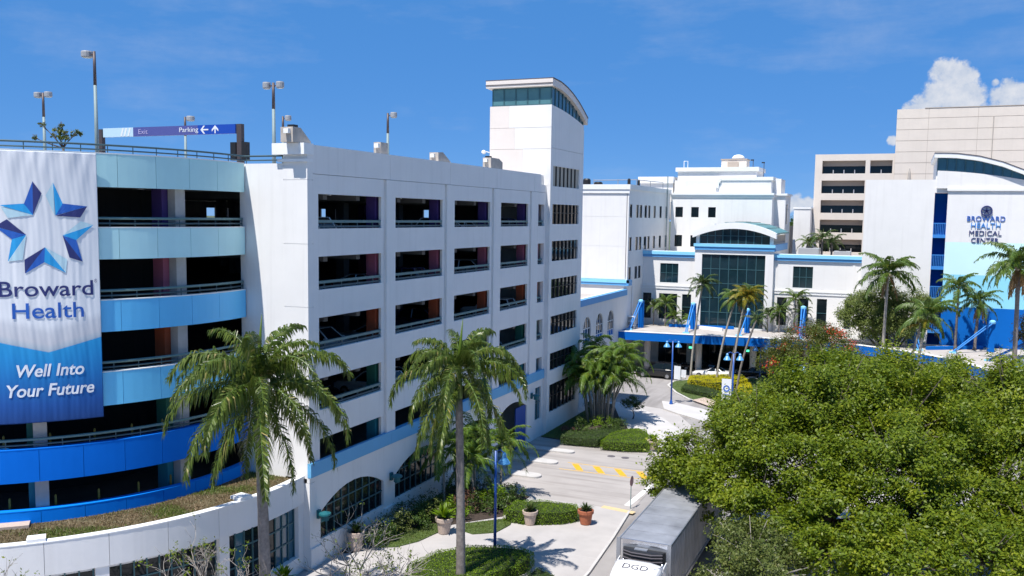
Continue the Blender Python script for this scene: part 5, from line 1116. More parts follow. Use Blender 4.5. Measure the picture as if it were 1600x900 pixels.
tree('brown_tree', 'brownish leafy tree at the right edge below the big coconut palm', (43.5, 70.5, 0), [(43.2, 70.3, 9.2, 1.8), (42.3, 70, 7.8, 1.3), (44.5, 70.5, 10.4, 1.8)], 8000, .19, M['brownleaf'], 17, .15)
tree('rooftop_tree', 'small wispy tree growing on the garage roof behind the banner', tuple(fy(99, 239, 7.5)[:2]) + (21.75,), [tuple(fy(92, 207, 7.5)) + (.42,), tuple(fy(118, 210, 7.5)) + (.38,), tuple(fy(100, 213, 7.5)) + (.5,), tuple(fy(95, 197, 7.5)) + (.22,), tuple(fy(66, 195, 7.5)) + (.25,), tuple(fy(54, 215, 7.5)) + (.2,), tuple(fy(84, 213, 7.5)) + (.22,)], 1500, .15, M['greyleaf'], 18, .1, clumps=8, fork=.72)
tree('small_tree', 'small dark round tree on the pale footway with its shadow beside it', (5.9, 46.3, .1), [(5.8, 46.2, 1.9, .75), (6.5, 46.2, 1.6, .55), (5.2, 46.5, 1.6, .6)], 2600, .12, M['hedgedk'], 19, .06, fork=.5)
# ---- nearly bare foreground shrubs
def bare(label, base, h, spread, seed, leafn):
    r = random.Random(seed); t = thing('bare_shrub', label, 'shrub', base, 0, 'bare twiggy shrubs at the bottom'); o = B(); tips = []
    def grow(p, d, L, rad, lev):
        n = 3; pts = [p]; q = p.copy(); dd = d.copy()
        for i in range(n): dd = dd + np.array([r.gauss(0, .22), r.gauss(0, .22), r.gauss(.03, .15)]); dd /= np.linalg.norm(dd); q = q + dd * L / n; pts.append(q.copy())
        o.tube(pts, [rad, rad * .85, rad * .7, rad * .55], 5)
        if lev == 0: tips.append(q); return
        for k in range(3 if lev > 1 else 2): e = dd + np.array([r.gauss(0, .55) * spread, r.gauss(0, .55) * spread, r.gauss(.05, .3)]); grow(pts[r.choice((2, 3))], e / np.linalg.norm(e), L * r.uniform(.6, .85), rad * .6, lev - 1)
    for k in range(3): a = 2 * PI * k / 3 + r.uniform(-.4, .4); d = np.array([math.cos(a) * .35 * spread, math.sin(a) * .35 * spread, 1.0]); grow(np.zeros(3), d / np.linalg.norm(d), h * .36, .075, 4)
    o.build('branch', M['twig'], t, smooth=True); T_ = np.array(tips); k = RNG.choice(len(T_), max(1, int(len(T_) * .35)), replace=False); P = np.repeat(T_[k], leafn, 0); P = P + RNG.normal(0, .10, P.shape); link('leaf', quadmesh('leaf', leaves(P, .14, .3), [M['oak']]), t)['kind'] = 'stuff'
bare('nearly bare twiggy shrub in front of the podium glazing at the bottom left', (-3.6, -16.0, 0), 6.4, 1.0, 21, 3)
bare('bare twiggy shrub with yellow green tufts beneath the left royal palm', (1.0, -9.2, 0), 5.2, 1.1, 22, 12)
bare('bare pale shrub spreading across the footway between the two royal palms', (5.2, -3.0, 0), 5.4, 1.05, 23, 4)
bare('low bare shrub at the bottom edge left of the right royal palm', (7.0, -3.4, 0), 4.3, 1.2, 24, 9)
# ---- hedges, beds and lawns
def hedge(label, poly, h, leaf, z0=.1, dens=330, size=.085, group=None, name='hedge', cat='hedge', bumpy=.05):
    p = np.array(poly); c = p.mean(0); t = thing(name, label, cat, (c[0], c[1], z0), 0, group); q = p - c; core = [(a * .93, b * .93) for a, b in q]
    B().prism(core, 0, h * .9).build('shade_core', M['hedgecore'], t)  # solid core; the hedge's inner shade is put into its dark green
    x, y = scatter([tuple(a) for a in q], dens); z = h + RNG.normal(0, bumpy * .5, len(x)) + bumpy * np.sin(x * 2.1) * np.cos(y * 2.3)
    P = [np.stack([x, y, z], 1)]; N = [np.tile([0, 0, 1.], (len(x), 1))]
    for i in range(len(q)):
        a, b = q[i], q[(i + 1) % len(q)]; L = np.linalg.norm(b - a); n = int(L * h * dens * 1.1); u = RNG.uniform(0, 1, n)[:, None]; s = a + (b - a) * u; nr = np.array([b[1] - a[1], a[0] - b[0]]) / L
        if nr @ ((a + b) / 2) < 0: nr = -nr
        zz_ = RNG.uniform(0, h, n); s = s + nr * RNG.normal(0, .03, n)[:, None] - nr * (np.clip(zz_ / h - .75, 0, 1) * .25)[:, None]; P.append(np.column_stack([s, zz_])); N.append(np.tile([nr[0], nr[1], .3], (n, 1)))
    link('foliage', quadmesh('foliage', leaves(np.concatenate(P), size, .15, out=np.concatenate(N) * 1.2), [leaf]), t); return t
def shrub(label, x, y, r, h, leaf, z0=.1, group=None, size=.13, name='shrub', n=900):
    t = thing(name, label, 'shrub', (x, y, z0), 0, group); o = B()
    for k in range(6): a = k * 1.05; o.tube([(0, 0, 0), (r * .5 * math.cos(a), r * .5 * math.sin(a), h * .7)], [.03, .012], 4)
    o.build('stem', M['bark'], t); crown('foliage', [(0, 0, h * .55, r), (r * .5, r * .2, h * .45, r * .7), (-r * .5, -r * .2, h * .45, r * .7)], n, size, leaf, t, int(x * 100 + y * 10) % 9999, 12, .5); return t
def lawn(poly, z, n, name='lawn', mm='lawn', gm='grassblade', gname='grass', bh=.09):
    sheet(name, poly, z - .1, z, M[mm]); x, y = scatter(poly, n); return blades(x, y, z - .005, bh, .018, gname, M[gm])
sheet('planting_bed', [(.12, 2.6), (.95, 3.2), (.7, 5.0), (1.0, 6.9), (3.3, 9.3), (4.6, 11.0), (6.2, 13.0), (6.2, 17.9), (.12, 17.9)], .1, .17, M['soil'])
lawn([(.9, 4.9), (.75, 6.9), (2.9, 9.8), (3.8, 8.5), (3.45, 6.4), (2.7, 5.0), (1.7, 4.4)], .19, 330)
lawn([(4.5, 10.5), (5.6, 11.6), (7.0, 13.0), (7.35, 11.6), (7.1, 9.9), (5.9, 9.0), (4.6, 9.4)], .19, 330)
hedge('bright clipped hedge between the footway and the entry lane, right of the lamp post', gpoly([(786, 815), (808, 800), (850, 800), (900, 806), (906, 815), (880, 820), (850, 821), (815, 820)], .13), .85, M['hedge'], .13, group='clipped hedges near the entry lane')
hedge('rounded clipped hedge with a shaded right side round the royal palm foot', [(5.6, 1.2), (6.0, 3.4), (7.2, 5.2), (8.9, 6.0), (10.4, 6.3), (11.3, 5.9), (11.5, 4.6), (11.0, 3.2), (10, .8), (8, -.6), (6.4, -.4)], .8, M['hedge'], .13, group='clipped hedges near the entry lane')
hedge('low dark green hedge at the bottom edge right of the rounded hedge', [(11.7, 2.2), (12.1, 4.6), (13.3, 3.9), (13.3, 1.2), (12.3, .4)], .5, M['hedgedk'], .13, group='clipped hedges near the entry lane')
hedge('bright green clipped hedge on the far side of the entry lane by the pale pot', gpoly([(938, 702), (955, 688), (985, 681), (1010, 684), (1014, 706), (975, 705)], .12), .75, M['hedge'], .12, group='clipped hedges beyond the entry lane')
hedge('darker clipped hedge left of the bright one beyond the entry lane', gpoly([(876, 694), (880, 684), (915, 684), (955, 676), (972, 680), (950, 692), (934, 699)], .12), .7, M['hedgedk'], .12, group='clipped hedges beyond the entry lane')
DK = 'loose dark shrubs under the arched windows'
for k, (x, y, r, h, mm, lab) in enumerate([(1.3, 4.3, .7, 1.1, 'hedgedk', 'dark shrub beside the nearest sandstone pot under the first arch'), (1.2, 5.6, .8, 1.2, 'hedgedk', 'dark shrub under the middle of the first arched window'), (1.5, 7.1, .8, 1.2, 'greyleaf', 'grey green shrub under the right half of the first arched window'), (2.1, 8.4, .7, 1.0, 'hedgedk', 'dark shrub below the pier between the two arches'), (2.7, 9.9, .8, 1.1, 'greyleaf', 'yellowish grey shrub left of the royal palm trunk'), (1.3, 9.7, .9, 1.3, 'hedgedk', 'dark shrub at the left of the second arched window'), (1.5, 11.6, .9, 1.2, 'hedgedk', 'dark shrub under the middle of the second arched window'), (3.5, 11.3, .7, 1.1, 'hedge', 'bright leafy shrub behind the second sandstone pot'), (1.6, 15.3, .9, 1.3, 'hedgedk', 'dark shrub near the far end of the second arched window'), (3.4, 13.1, .8, .9, 'shrubred', 'reddish low shrub right of the royal palm trunk'), (4.6, 13.2, .8, .9, 'hedgedk', 'dark shrub behind the blue lamp post'), (4.7, 14.9, .8, 1.1, 'hedge', 'green shrub behind the blue lamp post nearer the lane'), (5.7, 14.3, .7, .9, 'hedgedk', 'dark shrub at the left end of the bright clipped hedge'), (5.4, 16.5, .7, .9, 'hedgedk', 'dark shrub at the lane edge by the first kerb island'), (2.7, 16.9, .8, 1.0, 'greyleaf', 'grey green shrub by the garage entry under the slender palms')]):
    shrub(lab, x, y, r * 1.2, h * 1.15, M[mm], .17, DK, n=1500)
sheet('planting_bed', [(.4, 35), (2.4, 34.75), (6.0, 35.0), (7.5, 37.2), (7.3, 40.5), (4.6, 46), (2.2, 52), (.4, 53)], .1, .17, M['soil'])
lawn([(.4, 35.1), (2.2, 35), (2.9, 37.5), (3.3, 41), (2.2, 46), (.9, 52), (.4, 52)], .19, 160)
lawn([(9.3, 35.2), (10.4, 35), (10.0, 39), (7.6, 42.3), (6.6, 41.2)], .19, 160)
for k, (x, y, r, h, mm, lab) in enumerate([(3.0, 38.2, .9, 1.1, 'hedgedk', 'dark shrub left of the palm clump foot by the entry lane'), (4.8, 39.6, 1.0, 1.3, 'hedge', 'leafy green shrub right below the palm clump'), (6.0, 38.8, .9, 1.2, 'hedgedk', 'dark shrub behind the bright far hedge'), (2.2, 37.0, .6, .8, 'shrubred', 'reddish small shrub left of the far dark hedge'), (5.9, 41.5, .8, 1.0, 'hedgedk', 'low dark shrub between the palm clump and the small round tree'), (1.6, 47, .9, 1.4, 'hedgedk', 'dark shrub against the stair tower base'), (1.4, 50, 1.1, 3.5, 'greyleaf', 'tall grey green shrub behind the palm clump near the tower')]):
    shrub(lab, x, y, r, h, M[mm], .17, 'loose shrubs beyond the entry lane')
# island with yellow hedge
ISL = gpoly([(1042, 603), (1050, 597), (1078, 594), (1120, 592), (1180, 592), (1236, 604), (1246, 640), (1230, 662), (1190, 656), (1160, 650), (1110, 636), (1075, 625), (1054, 614)], 0)
sheet('kerb_island', ISL, -.01, .14, M['kerb']); ci = np.mean(ISL, 0); lawn([tuple(ci + (np.array(p) - ci) * .95) for p in ISL], .2, 60)
hedge('long bright yellow hedge on the traffic island facing the drop-off', gpoly([(1074, 606), (1078, 599), (1115, 597), (1160, 598), (1168, 606), (1150, 611), (1110, 611)], .15), 1.0, M['hedgeyl'], .15, 150, .13, 'yellow hedges on the traffic island')
for k, (poly, lab) in enumerate([([(1152, 618), (1156, 610), (1172, 610), (1175, 618)], 'yellow hedge block right of the blue lamp post, farthest of three'), ([(1150, 627), (1153, 620), (1174, 620), (1176, 628)], 'yellow hedge block right of the blue lamp post, middle of three'), ([(1146, 640), (1150, 630), (1174, 631), (1174, 642)], 'yellow hedge block right of the blue lamp post, nearest of three')]):
    hedge(lab, gpoly(poly, .15), .95, M['hedgeyl'], .15, 150, .13, 'yellow hedges on the traffic island')
hedge('low dark hedge in front of the yellow hedge on the island', gpoly([(1064, 613), (1070, 606), (1108, 612), (1124, 618), (1122, 626), (1100, 621)], .15), .55, M['hedgedk'], .15, 150, .12, 'dark hedges on the traffic island')
hedge('dark green hedge right of the yellow blocks on the island', gpoly([(1180, 615), (1184, 604), (1208, 606), (1212, 618)], .15), 1.1, M['hedgedk'], .15, 130, .13, 'dark hedges on the traffic island')
sheet('mulch', gpoly([(1082, 625), (1100, 621), (1120, 627), (1112, 636)], .2), .18, .215, M['drymulch'] if 'drymulch' in M else M['potpale'])
shrub('dark broad shrub under the red flowering tree', 17.5, 64, 1.4, 2.2, M['hedgedk'], .1, 'shrubs round the island', .16, n=2500); shrub('green shrub at the right end of the island beside the big tree', 17.6, 58.5, 1.3, 2.0, M['hedge'], .1, 'shrubs round the island', .16, n=2200)
# far trees on the skyline
for k in range(26):
    px = -100 + k * 72 + random.uniform(-20, 20); p = gp(px, 360 + random.uniform(-6, 6)); d = random.uniform(300, 420); v = ray(px, 340); v = v / np.hypot(v[0], v[1]); x, y = CAM[0] + v[0] * d, CAM[1] + v[1] * d; h = random.uniform(11, 18)
    if y < 200 or not (1150 < px < 1320): continue
    tree('skyline_tree', ['dark distant tree on the skyline left of the beige tower', 'distant tree on the skyline between white blocks', 'distant low tree beside the small white block'][k % 3], (x, y, 0), [(x, y, h * .7, h * .4), (x + 5, y, h * .6, h * .33), (x - 5, y + 2, h * .55, h * .3)], 2500, 1.0, M['hedgedk'], 200 + k, .5, group='trees on the skyline')
for k, px in enumerate((1222, 1234, 1248)):
    d = 260 + 25 * k; v = ray(px, 335); v = v / np.hypot(v[0], v[1]); x, y = CAM[0] + v[0] * d, CAM[1] + v[1] * d; h = fy(px, 334 + k, y)[2] 
    tree('skyline_tree', ('distant dark tree on the skyline just right of the upper white block', 'middle distant tree on the skyline left of the small white block', 'distant tree on the skyline touching the small white block')[k], (x, y, 0), [(x, y, h * .72, h * .25), (x + 3.5, y, h * .6, h * .22), (x - 3.5, y + 2, h * .6, h * .22)], 4200, .7, M['hedgedk'], 300 + k, .5, group='trees on the skyline')
# ================================================================== street furniture
def lamp_post(x, y, h, arms, lab, z0=.13, sign=False):
    t = thing('lamp_post', lab, 'street lamp', (x, y, z0), 0, 'blue lamp posts')
    B().lathe([(.2, 0), (.2, .1), (.13, .35), (.09, .5)], (0, 0, 0), 10).build('base', M['lampblue'], t); B().tube([(0, 0, .4), (0, 0, h)], [.10, .07], 8).build('pole', M['lampblue'], t, smooth=True)
    for a in arms:
        c, s = math.cos(a), math.sin(a); B().tube([(0, 0, h - .05), (c * .35, s * .35, h + .12), (c * .62, s * .62, h - .05)], .04, 6).build('arm', M['lampblue'], t, smooth=True)
        hd = B().lathe([(.06, .1), (.13, .0), (.13, -.16), (.2, -.26), (.36, -.5), (.37, -.56), (.33, -.56), (.1, -.3)], (c * .62, s * .62, h - .1), 14).build('lamp_shade', M['lampshade'], t, smooth=False); B().lathe([(.02, -.42), (.16, -.46), (.14, -.58), (.02, -.62)], (c * .62, s * .62, h - .1), 10).build('bulb', M['lens'], hd)
    if sign:
        p = B().box(-1.05, -.12, -.03, .03, 1.9, 4.3).build('sign_panel', M['board'], t); B().box(-1.1, -.1, -.034, .034, 1.55, 2.1).build('blue_foot', M['strut'], p)
        o = B()
        for k in range(14): a, b = 2 * PI * k / 14, 2 * PI * (k + 1) / 14; o.extr([(-.58 + .33 * math.cos(a), -.032, 3.35 + .33 * math.sin(a)), (-.58 + .33 * math.cos(b), -.032, 3.35 + .33 * math.sin(b)), (-.58 + .2 * math.cos(b), -.032, 3.35 + .2 * math.sin(b)), (-.58 + .2 * math.cos(a), -.032, 3.35 + .2 * math.sin(a))], (0, -.012, 0))
        for z in (2.5, 2.7): o.box(-.95, -.25, -.04, -.032, z, z + .08)
        o.build('sign_mark', M['inkblue'], p)
        for z in (2.0, 4.1): B().tube([(0, 0, z), (-.6, 0, z)], .025, 5).build('bracket', M['lampblue'], p)
lamp_post(8.49, 6.62, 6.25, [-.25], 'single-arm blue lamp post by the rounded hedge near the royal palm')
lamp_post(7.65, 55.3, 6.9, [.35, .35 + PI], 'twin-arm blue lamp post at the left corner of the pale footway strip')
lamp_post(15.15, 49.1, 6.9, [.35, .35 + PI], 'twin-arm blue lamp post carrying a white and blue sign panel', sign=True)
p = fy(1247, 572, 56); lamp_post(p[0], 56, p[2] - .13, [-.3, -.3 + PI], 'blue lamp post with only its shade showing above the big tree')
p = fy(1189, 540, 71); lamp_post(p[0], 71, p[2] - .1, [0, PI], 'thin far blue lamp post in front of the drop-off, right of the palms', .1)
def pot(x, y, m, lab, plant, R=.42, h=.85, z0=.13, sz=.5, broad=False):
    t = thing('planter_pot', lab, 'plant pot', (x, y, z0), 0, 'planter pots on the footway')
    B().lathe([(R * .62, 0), (R * .72, .05), (R * .95, h * .72), (R * .98, h * .76), (R * 1.1, h * .77), (R * 1.12, h * .98), (R * 1.05, h), (R * .95, h * .99), (R * .9, h * .9)], (0, 0, 0), 18).build('pot', M[m], t, smooth=False); B().lathe([(R * .9, 0), (R * .5, .04)], (0, 0, h * .9), 14).build('soil', M['soil'], t)
    g = thing('potted_plant', plant, 'plant', (x, y, z0 + h * .92), 0, 'plants in the footway pots'); n = 46; V = []
    o = B()
    for k in range(n):
        a = 2.4 * k; e = random.uniform(.35, 1.35); L = sz * random.uniform(.7, 1.2); d = np.array([math.cos(a) * math.cos(e), math.sin(a) * math.cos(e), math.sin(e)]); w = np.array([-math.sin(a), math.cos(a), 0]) * (.05 if not broad else .08)
        b = d * .05; mid = d * L * .55; tip = d * L + np.array([0, 0, -.12 * L]); o.add([b - w * .4, b + w * .4, mid + w, mid - w, tip], [(0, 1, 2, 3), (3, 2, 4)])
    o.build('leaf', M['darkpalm'] if not broad else M['hedge'], g)
pot(11.72, 13.97, 'terracotta', 'terracotta pot on the footway by the end of the clipped hedge', 'dark spiky plant in the terracotta pot', .48, .98, sz=.7)
pot(8.45, 12.35, 'potpale', 'sandstone pot in front of the bright clipped hedge', 'spiky plant in the sandstone pot before the hedge', .46, .95, sz=.85)
pot(4.15, 8.45, 'potpale', 'sandstone pot on the lawn edge left of the royal palm trunk', 'leafy plant in the pot left of the royal palm trunk', .5, 1.05, sz=1.15, broad=True)
pot(.75, 3.55, 'potpale', 'sandstone pot in the corner under the first arched window', 'wilting plant in the corner pot under the arch', .48, 1.2, sz=.95)
p = gp(1021, 702, .12); pot(p[0], p[1], 'potpale', 'pale pot beyond the entry lane at the end of the far hedge', 'bushy plant in the far pale pot', .5, .8, .12, .8, True)
p = gp(360, 897, .13); pot(.9, -3.6, 'potpale', 'pot with a bushy green plant at the podium foot under the left palm', 'bushy plant at the podium foot', .5, .9, sz=.9, broad=True)
t = thing('stop_sign', 'small faded red sign seen edge on at the corner of the entry lane', 'sign', (13.42, 18.74, 0), 1.5); B().tube([(0, 0, 0), (0, 0, 2.3)], .035, 6).build('post', M['pole'], t)
B().extr([(.38 * math.cos(PI / 8 + k * PI / 4), -.05, 1.98 + .38 * math.sin(PI / 8 + k * PI / 4)) for k in range(8)], (0, .015, 0)).build('sign_plate', M['stopred'], t)
for (px, py, w, h, lab) in ((1058, 597, .42, 2.0, 'taller white notice board near the drop-off island'), (1068, 594, .32, 1.3, 'shorter white notice board right of the taller one')):
    p = gp(px, py); t = thing('notice_board', lab, 'sign', (p[0], p[1], 0), -.15, 'white notice boards at the drop-off')
    B().box(-w, w, -.04, .04, .35, h).build('panel', M['board'], t)
    for s in (-1, 1): B().box(s * w * .8 - .03, s * w * .8 + .03, -.05, .05, 0, .35).build('leg', M['pole'], t)
# ================================================================== vehicles
def wheel(t, x, y, r, w):
    ty = B(); n = 16; pr = [(r * .62, -w / 2), (r * .92, -w / 2), (r, -w * .3), (r, w * .3), (r * .92, w / 2), (r * .62, w / 2)]
    vs = [(x + a * math.cos(2 * PI * k / n), y + b, r + a * math.sin(2 * PI * k / n)) for a, b in pr for k in range(n)]
    ty.add(vs, [(i * n + k, i * n + (k + 1) % n, (i + 1) * n + (k + 1) % n, (i + 1) * n + k) for i in range(5) for k in range(n)]); wh = ty.build('wheel', M['tyre'], t, smooth=False)
    ri = B(); s = 1 if y > 0 else -1
    vs = [(x + r * .62 * math.cos(2 * PI * k / n), y + s * w * .42, r + r * .62 * math.sin(2 * PI * k / n)) for k in range(n)] + [(x, y + s * w * .5, r)]
    ri.add(vs, [(k, (k + 1) % n, n) for k in range(n)]); ri.build('rim', M['rim'], wh)
CARKIND = {'suv': (4.9, 1.94, 1.78, [(-2.45, .9), (-2.4, 1.08), (-1.2, 1.1), (.75, 1.08), (1.0, 1.06), (2.2, .98), (2.45, .8)], [(-2.3, 1.12), (-1.9, 1.76), (.1, 1.78), (.95, 1.08)]),
           'sedan': (4.7, 1.84, 1.45, [(-2.35, .8), (-2.3, 1.0), (-1.5, 1.02), (.6, .98), (.85, .96), (2.1, .84), (2.35, .62)], [(-1.75, 1.02), (-.95, 1.42), (.1, 1.45), (.95, .96)]),
           'conv': (4.75, 1.9, 1.3, [(-2.37, .75), (-2.3, .95), (-1.4, .98), (.4, .92), (.7, .92), (2.1, .78), (2.37, .55)], [(-1.4, .97), (-.9, 1.26), (-.05, 1.3), (.65, .92)])}
def car(kind, paint, lab, loc, rz, group, dark_top=False, detail=True):
    L, Wd, Ht, belt, cab = CARKIND[kind]; t = thing('parked_car' if detail else 'garage_car', lab, 'car', loc, rz, group); hw = Wd / 2; o = B()
    secs = []
    for x, zb in belt:
        e = 1 - .12 * max(0, abs(x) - L * .38) / (L * .12); secs.append([(x, -hw * e * .92, .28), (x, -hw * e, .5), (x, -hw * e * .985, zb * .8), (x, -hw * e * .9, zb), (x, hw * e * .9, zb), (x, hw * e * .985, zb * .8), (x, hw * e, .5), (x, hw * e * .92, .28)])
    vs = [v for s in secs for v in s]; n = 8; fs = [(i * n + k, i * n + (k + 1) % n, (i + 1) * n + (k + 1) % n, (i + 1) * n + k) for i in range(len(secs) - 1) for k in range(n)] + [tuple(range(n)), tuple(range((len(secs) - 1) * n, len(secs) * n))[::-1]]
    o.add(vs, fs); bd = o.build('body', M[paint], t, bevel=.05)
    (xr0, zr0), (xt0, zt0), (xt1, zt1), (xf, zf) = cab; bw, tw = hw * .88, hw * .7
    rt = B().box(xt0, xt1, -tw, tw, Ht - .06, Ht).build('roof', M['vblack'] if dark_top else M[paint], t, bevel=.03)
    def q(nm, pts, m): B().extr(pts, (0, .001, .012)).build(nm, m, t)
    q('windscreen', [(xf, -bw, zf), (xf, bw, zf), (xt1, tw, Ht - .03), (xt1, -tw, Ht - .03)], M['glassdk']); q('rear_window', [(xr0, bw, zr0), (xr0, -bw, zr0), (xt0, -tw, Ht - .03), (xt0, tw, Ht - .03)], M['glassdk'])
    for s in (-1, 1):
        xm = (xt0 + xt1) / 2 - .1
        for a, b, c, d in (((xr0 + .12), xm - .05, xm - .05, xt0 + .08), (xm + .05, xf - .12, xt1 - .06, xm + .05)): B().extr([(a, s * bw, zr0), (b, s * bw, zr0), (c, s * tw, Ht - .05), (d, s * tw, Ht - .05)], (0, -s * .02, 0)).build('side_window', M['glassdk'], t)
        for (x0, x1, z0_) in ((xr0, xt0, zr0), (xf, xt1, zf), (xm, xm, zr0)): B().tube([(x0, s * bw, z0_), (x1, s * tw, Ht - .03)], .05, 5).build('pillar', M[paint], t)
        B().box(L / 2 - .16, L / 2 - .02, s * hw * .72 - .16, s * hw * .72 + .16, belt[-2][1] * .72, belt[-2][1] * .86).build('headlight', M['lens'], t); B().box(-L / 2 - .005, -L / 2 + .1, s * hw * .72 - .16, s * hw * .72 + .16, belt[0][1] * .72, belt[0][1] * .95).build('tail_light', M['redlens'], t)
        B().box(xf - .25, xf - .08, s * bw, s * (bw + .18), zf + .02, zf + .16).build('mirror', M[paint], t)
        for x in (-L * .29, L * .31): wheel(t, x, s * (hw - .1), .36 if kind == 'suv' else .33, .24)
    return t
car('suv', 'vblack', 'black sport utility vehicle at the canopy edge of the drop-off', (2.0, 71.9, 0), PI - .06, 'cars at the drop-off').scale = (1.08, 1.08, 1.12)
car('conv', 'vwhite', 'white sports car with a black roof under the canopy behind the yellow hedge', (8.3, 75.0, 0), PI - .05, 'cars at the drop-off', True)
car('sedan', 'vblack', 'dark car under the canopy right of the white sports car', (13.2, 77.4, 0), PI - .02, 'cars at the drop-off')
car('sedan', 'vblack', 'dark car deep under the canopy behind the white sports car', (5.6, 79.6, 0), PI, 'cars at the drop-off')
M['gsilver'] = mat('silver_vehicle_paint', (.45, .46, .48), .28, metal=.4, coat=.5); M['ggrey'] = mat('grey_vehicle_paint', (.08, .085, .095), .25, coat=.5); M['gblue'] = mat('dark_blue_vehicle_paint', (.02, .03, .09), .25, coat=.5); M['gred'] = mat('dark_red_vehicle_paint', (.16, .02, .02), .25, coat=.5)
protos = [car('suv', 'vwhite', '', (0, 0, 0), 0, None, detail=False), car('sedan', 'gsilver', '', (0, 0, 0), 0, None, detail=False), car('suv', 'gblue', '', (0, 0, 0), 0, None, detail=False), car('sedan', 'vblack', '', (0, 0, 0), 0, None, detail=False)]
used = [False] * 4; k = 0
for j in range(4):
    for i in range(4):
        for u in (.27, .73):
            if (i * 3 + j * 2 + int(u * 4)) % 5 == 4: continue
            q = (k * 5 + j) % 4; o = protos[q] if not used[q] else copy_tree(protos[q]); used[q] = True
            o.location = (-2.95 - .12 * (k % 3), BAYS[i][0] + (BAYS[i][1] - BAYS[i][0]) * u, FLOORS[j + 1]); o.rotation_euler = (0, 0, 0 if k % 3 else PI)
            tag(o, '%s on the %s deck, %s bay from the corner, %s side' % (('white utility vehicle', 'silver saloon', 'dark blue utility vehicle', 'black saloon')[q], ('top', 'second', 'third', 'fourth')[j], ('first', 'second', 'third', 'fourth')[i], 'near' if u < .5 else 'far'), 'car', 'cars parked inside the garage decks'); k += 1
# ---- semi-trailer truck
TK = thing('semi_truck', 'white semi truck with a grey refrigerated trailer parked under the big tree', 'truck', (18.86, 1.7, 0))
B().box(-1.3, 1.3, 0.02, 14.6, 1.15, 3.98).build('trailer_box', M['trailer'], TK)
B().box(-1.27, 1.27, .05, 14.55, 3.983, 4.08).build('trailer_roof', M['trroof'], TK)
for s in (-1, 1):
    B().box(s * 1.305 - .03, s * 1.305 + .03, 0, 14.62, 3.96, 4.11).build('top_rail', M['steel'], TK); B().box(s * 1.3 - .03, s * 1.3 + .04, 0, 14.6, 1.05, 1.25).build('bottom_rail', M['steel'], TK)
    o = B()
    for k in range(36): y = .3 + k * .4; o.box(s * 1.3, s * 1.325, y, y + .06, 1.26, 3.95)
    o.build('side_rib', M['trailer'], TK)['kind'] = 'stuff'; B().box(s * 1.3 - .16, s * 1.3 + .035, -.03, .018, 1.15, 4.1).build('corner_post', M['steel'], TK)
B().box(-1.14, 1.14, -.03, .016, 3.85, 4.1).build('front_header', M['chrome'], TK); B().box(-1.14, 1.14, -.02, .016, 1.2, 3.849).build('front_wall', M['steel'], TK)
for k in range(1, 10): B().box(-1.25, 1.25, k * 1.45 - .03, k * 1.45 + .03, 4.082, 4.096).build('roof_bow', M['trroof'], TK)
for s in (-1, 1): B().tube([(s * .55, -3.18, 2.72), (s * .55, -3.3, 2.76)], .05, 8).build('marker_lamp', M['orange'], TK)
o = B(); o.extr([(-1.1, -.05, 2.0), (-.98, -.42, 2.0), (-.5, -.62, 2.0), (.5, -.62, 2.0), (.98, -.42, 2.0), (1.1, -.05, 2.0)], (0, 0, 1.72)); ru = o.build('cooling_unit', M['black'], TK, bevel=.05)
for z in (2.9, 3.1, 3.3, 3.5, 3.65): B().tube([(-1.0, -.42, z), (-.5, -.64, z), (.5, -.64, z), (1.0, -.42, z)], .03, 5).build('grille_bar', M['roofdk'], ru)
B().box(-.45, .2, -.4, -.08, 3.722, 3.76).build('unit_hatch', M['steel'], ru)
# tractor: sleeper cab with a swept roof fairing
o = B(); ny = 9
secs = []
for k in range(ny + 1):
    u = k / ny; y = -1.0 - 2.5 * u; zt = 3.42 - .10 * u - .9 * u ** 2.6; hw_ = 1.2 - .12 * u; dish = .0
    secs.append([(-hw_, y, 1.0), (-hw_, y, zt - .42), (-hw_ * .93, y, zt - .06), (-hw_ * .45, y, zt + .03), (hw_ * .45, y, zt + .03), (hw_ * .93, y, zt - .06), (hw_, y, zt - .42), (hw_, y, 1.0)])
vs = [v for s in secs for v in s]; n = 8; o.add(vs, [(i * n + k, i * n + (k + 1) % n, (i + 1) * n + (k + 1) % n, (i + 1) * n + k) for i in range(ny) for k in range(n)] + [tuple(range(n)), tuple(range(ny * n, ny * n + n))[::-1]])
cb = o.build('cab', M['vwhite'], TK, smooth=True); em = cb.modifiers.new('edge', 'BEVEL'); em.width = .05; em.limit_method = 'ANGLE'
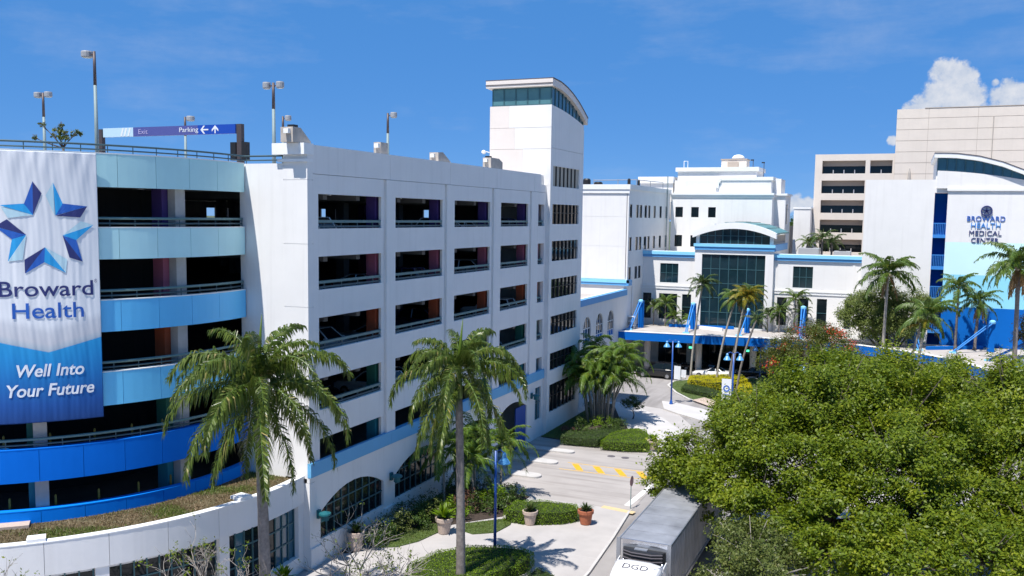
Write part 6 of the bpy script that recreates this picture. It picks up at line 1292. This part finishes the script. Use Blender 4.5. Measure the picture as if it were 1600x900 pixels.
for s in (-1, 1):
    B().extr([(s * 1.2, -1.0, 3.2), (s * 1.2, -.3, 3.3), (s * 1.2, -.3, 1.2), (s * 1.2, -1.0, 1.0)], (-s * .05, 0, 0)).build('side_fairing', M['vwhite'], cb, bevel=.02)
    B().extr([(s * 1.22, -1.1, 3.34), (s * .9, -1.6, 3.38), (s * .86, -1.6, 3.2), (s * 1.2, -1.1, 3.15)], (0, -.04, .02)).build('roof_fin', M['vwhite'], cb); B().tube([(s * .98, -.35, 1.0), (s * .98, -.35, 3.2)], .09, 10).build('exhaust_stack', M['chrome'], TK, smooth=True)
    B().box(s * 1.15 - .03, s * 1.15 + .03, -2.6, -1.8, 2.0, 2.7).build('side_window', M['glassdk'], cb); B().box(s * 1.45 - .08, s * 1.45 + .08, -3.0, -2.85, 1.9, 2.6).build('mirror', M['vwhite'], cb)
B().box(-1.15, 1.15, -5.0, -3.2, 1.0, 1.75).build('bonnet', M['vwhite'], cb, bevel=.15); B().extr([(-1.0, -3.27, 1.85), (1.0, -3.27, 1.85), (.95, -3.24, 2.45), (-.95, -3.24, 2.45)], (0, -.02, 0)).build('windscreen', M['glassdk'], cb); B().box(-1.2, 1.2, -5.25, -5.0, .45, 1.0).build('bumper', M['chrome'], cb, bevel=.05)
B().box(-.5, .5, -5.2, 6, .6, .95).build('chassis', M['black'], TK)
me, v = text_mesh('DGD', 0, 3, .0); x0, x1 = v[:, 0].min(), v[:, 0].max(); X_ = -.62 + (v[:, 0] - x0) / (x1 - x0) * 1.24; Yr = -1.95 + v[:, 1] * .6
def cabz(y): u = (-1.0 - y) / 2.5; return 3.42 - .10 * u - .9 * np.clip(u, 0, 1) ** 2.6
set_verts(me, np.stack([X_, Yr, cabz(Yr) + .045], 1)); me.materials.clear(); me.materials.append(M['poledk']); link('lettering', me, cb)
for (y, xs) in ((-4.2, (1.0,)), (.9, (.95,)), (2.1, (.95,)), (12.0, (.95,)), (13.2, (.95,))):
    for s in (-1, 1):
        w_ = B(); n = 16; r, w0 = .52, (.3 if y < -3 else .58); pr = [(r * .55, -w0 / 2), (r * .95, -w0 / 2), (r, -w0 * .35), (r, w0 * .35), (r * .95, w0 / 2), (r * .55, w0 / 2)]; x = s * xs[0]
        w_.add([(x + b, y + a * math.cos(2 * PI * k / n), r + a * math.sin(2 * PI * k / n)) for a, b in pr for k in range(n)], [(i * n + k, i * n + (k + 1) % n, (i + 1) * n + (k + 1) % n, (i + 1) * n + k) for i in range(5) for k in range(n)]); wh = w_.build('wheel', M['tyre'], TK)
        B().add([(x + s * w0 * .4, y + r * .55 * math.cos(2 * PI * k / n), r + r * .55 * math.sin(2 * PI * k / n)) for k in range(n)] + [(x + s * w0 * .3, y, r)], [(k, (k + 1) % n, n) for k in range(n)]).build('rim', M['rim'], wh)
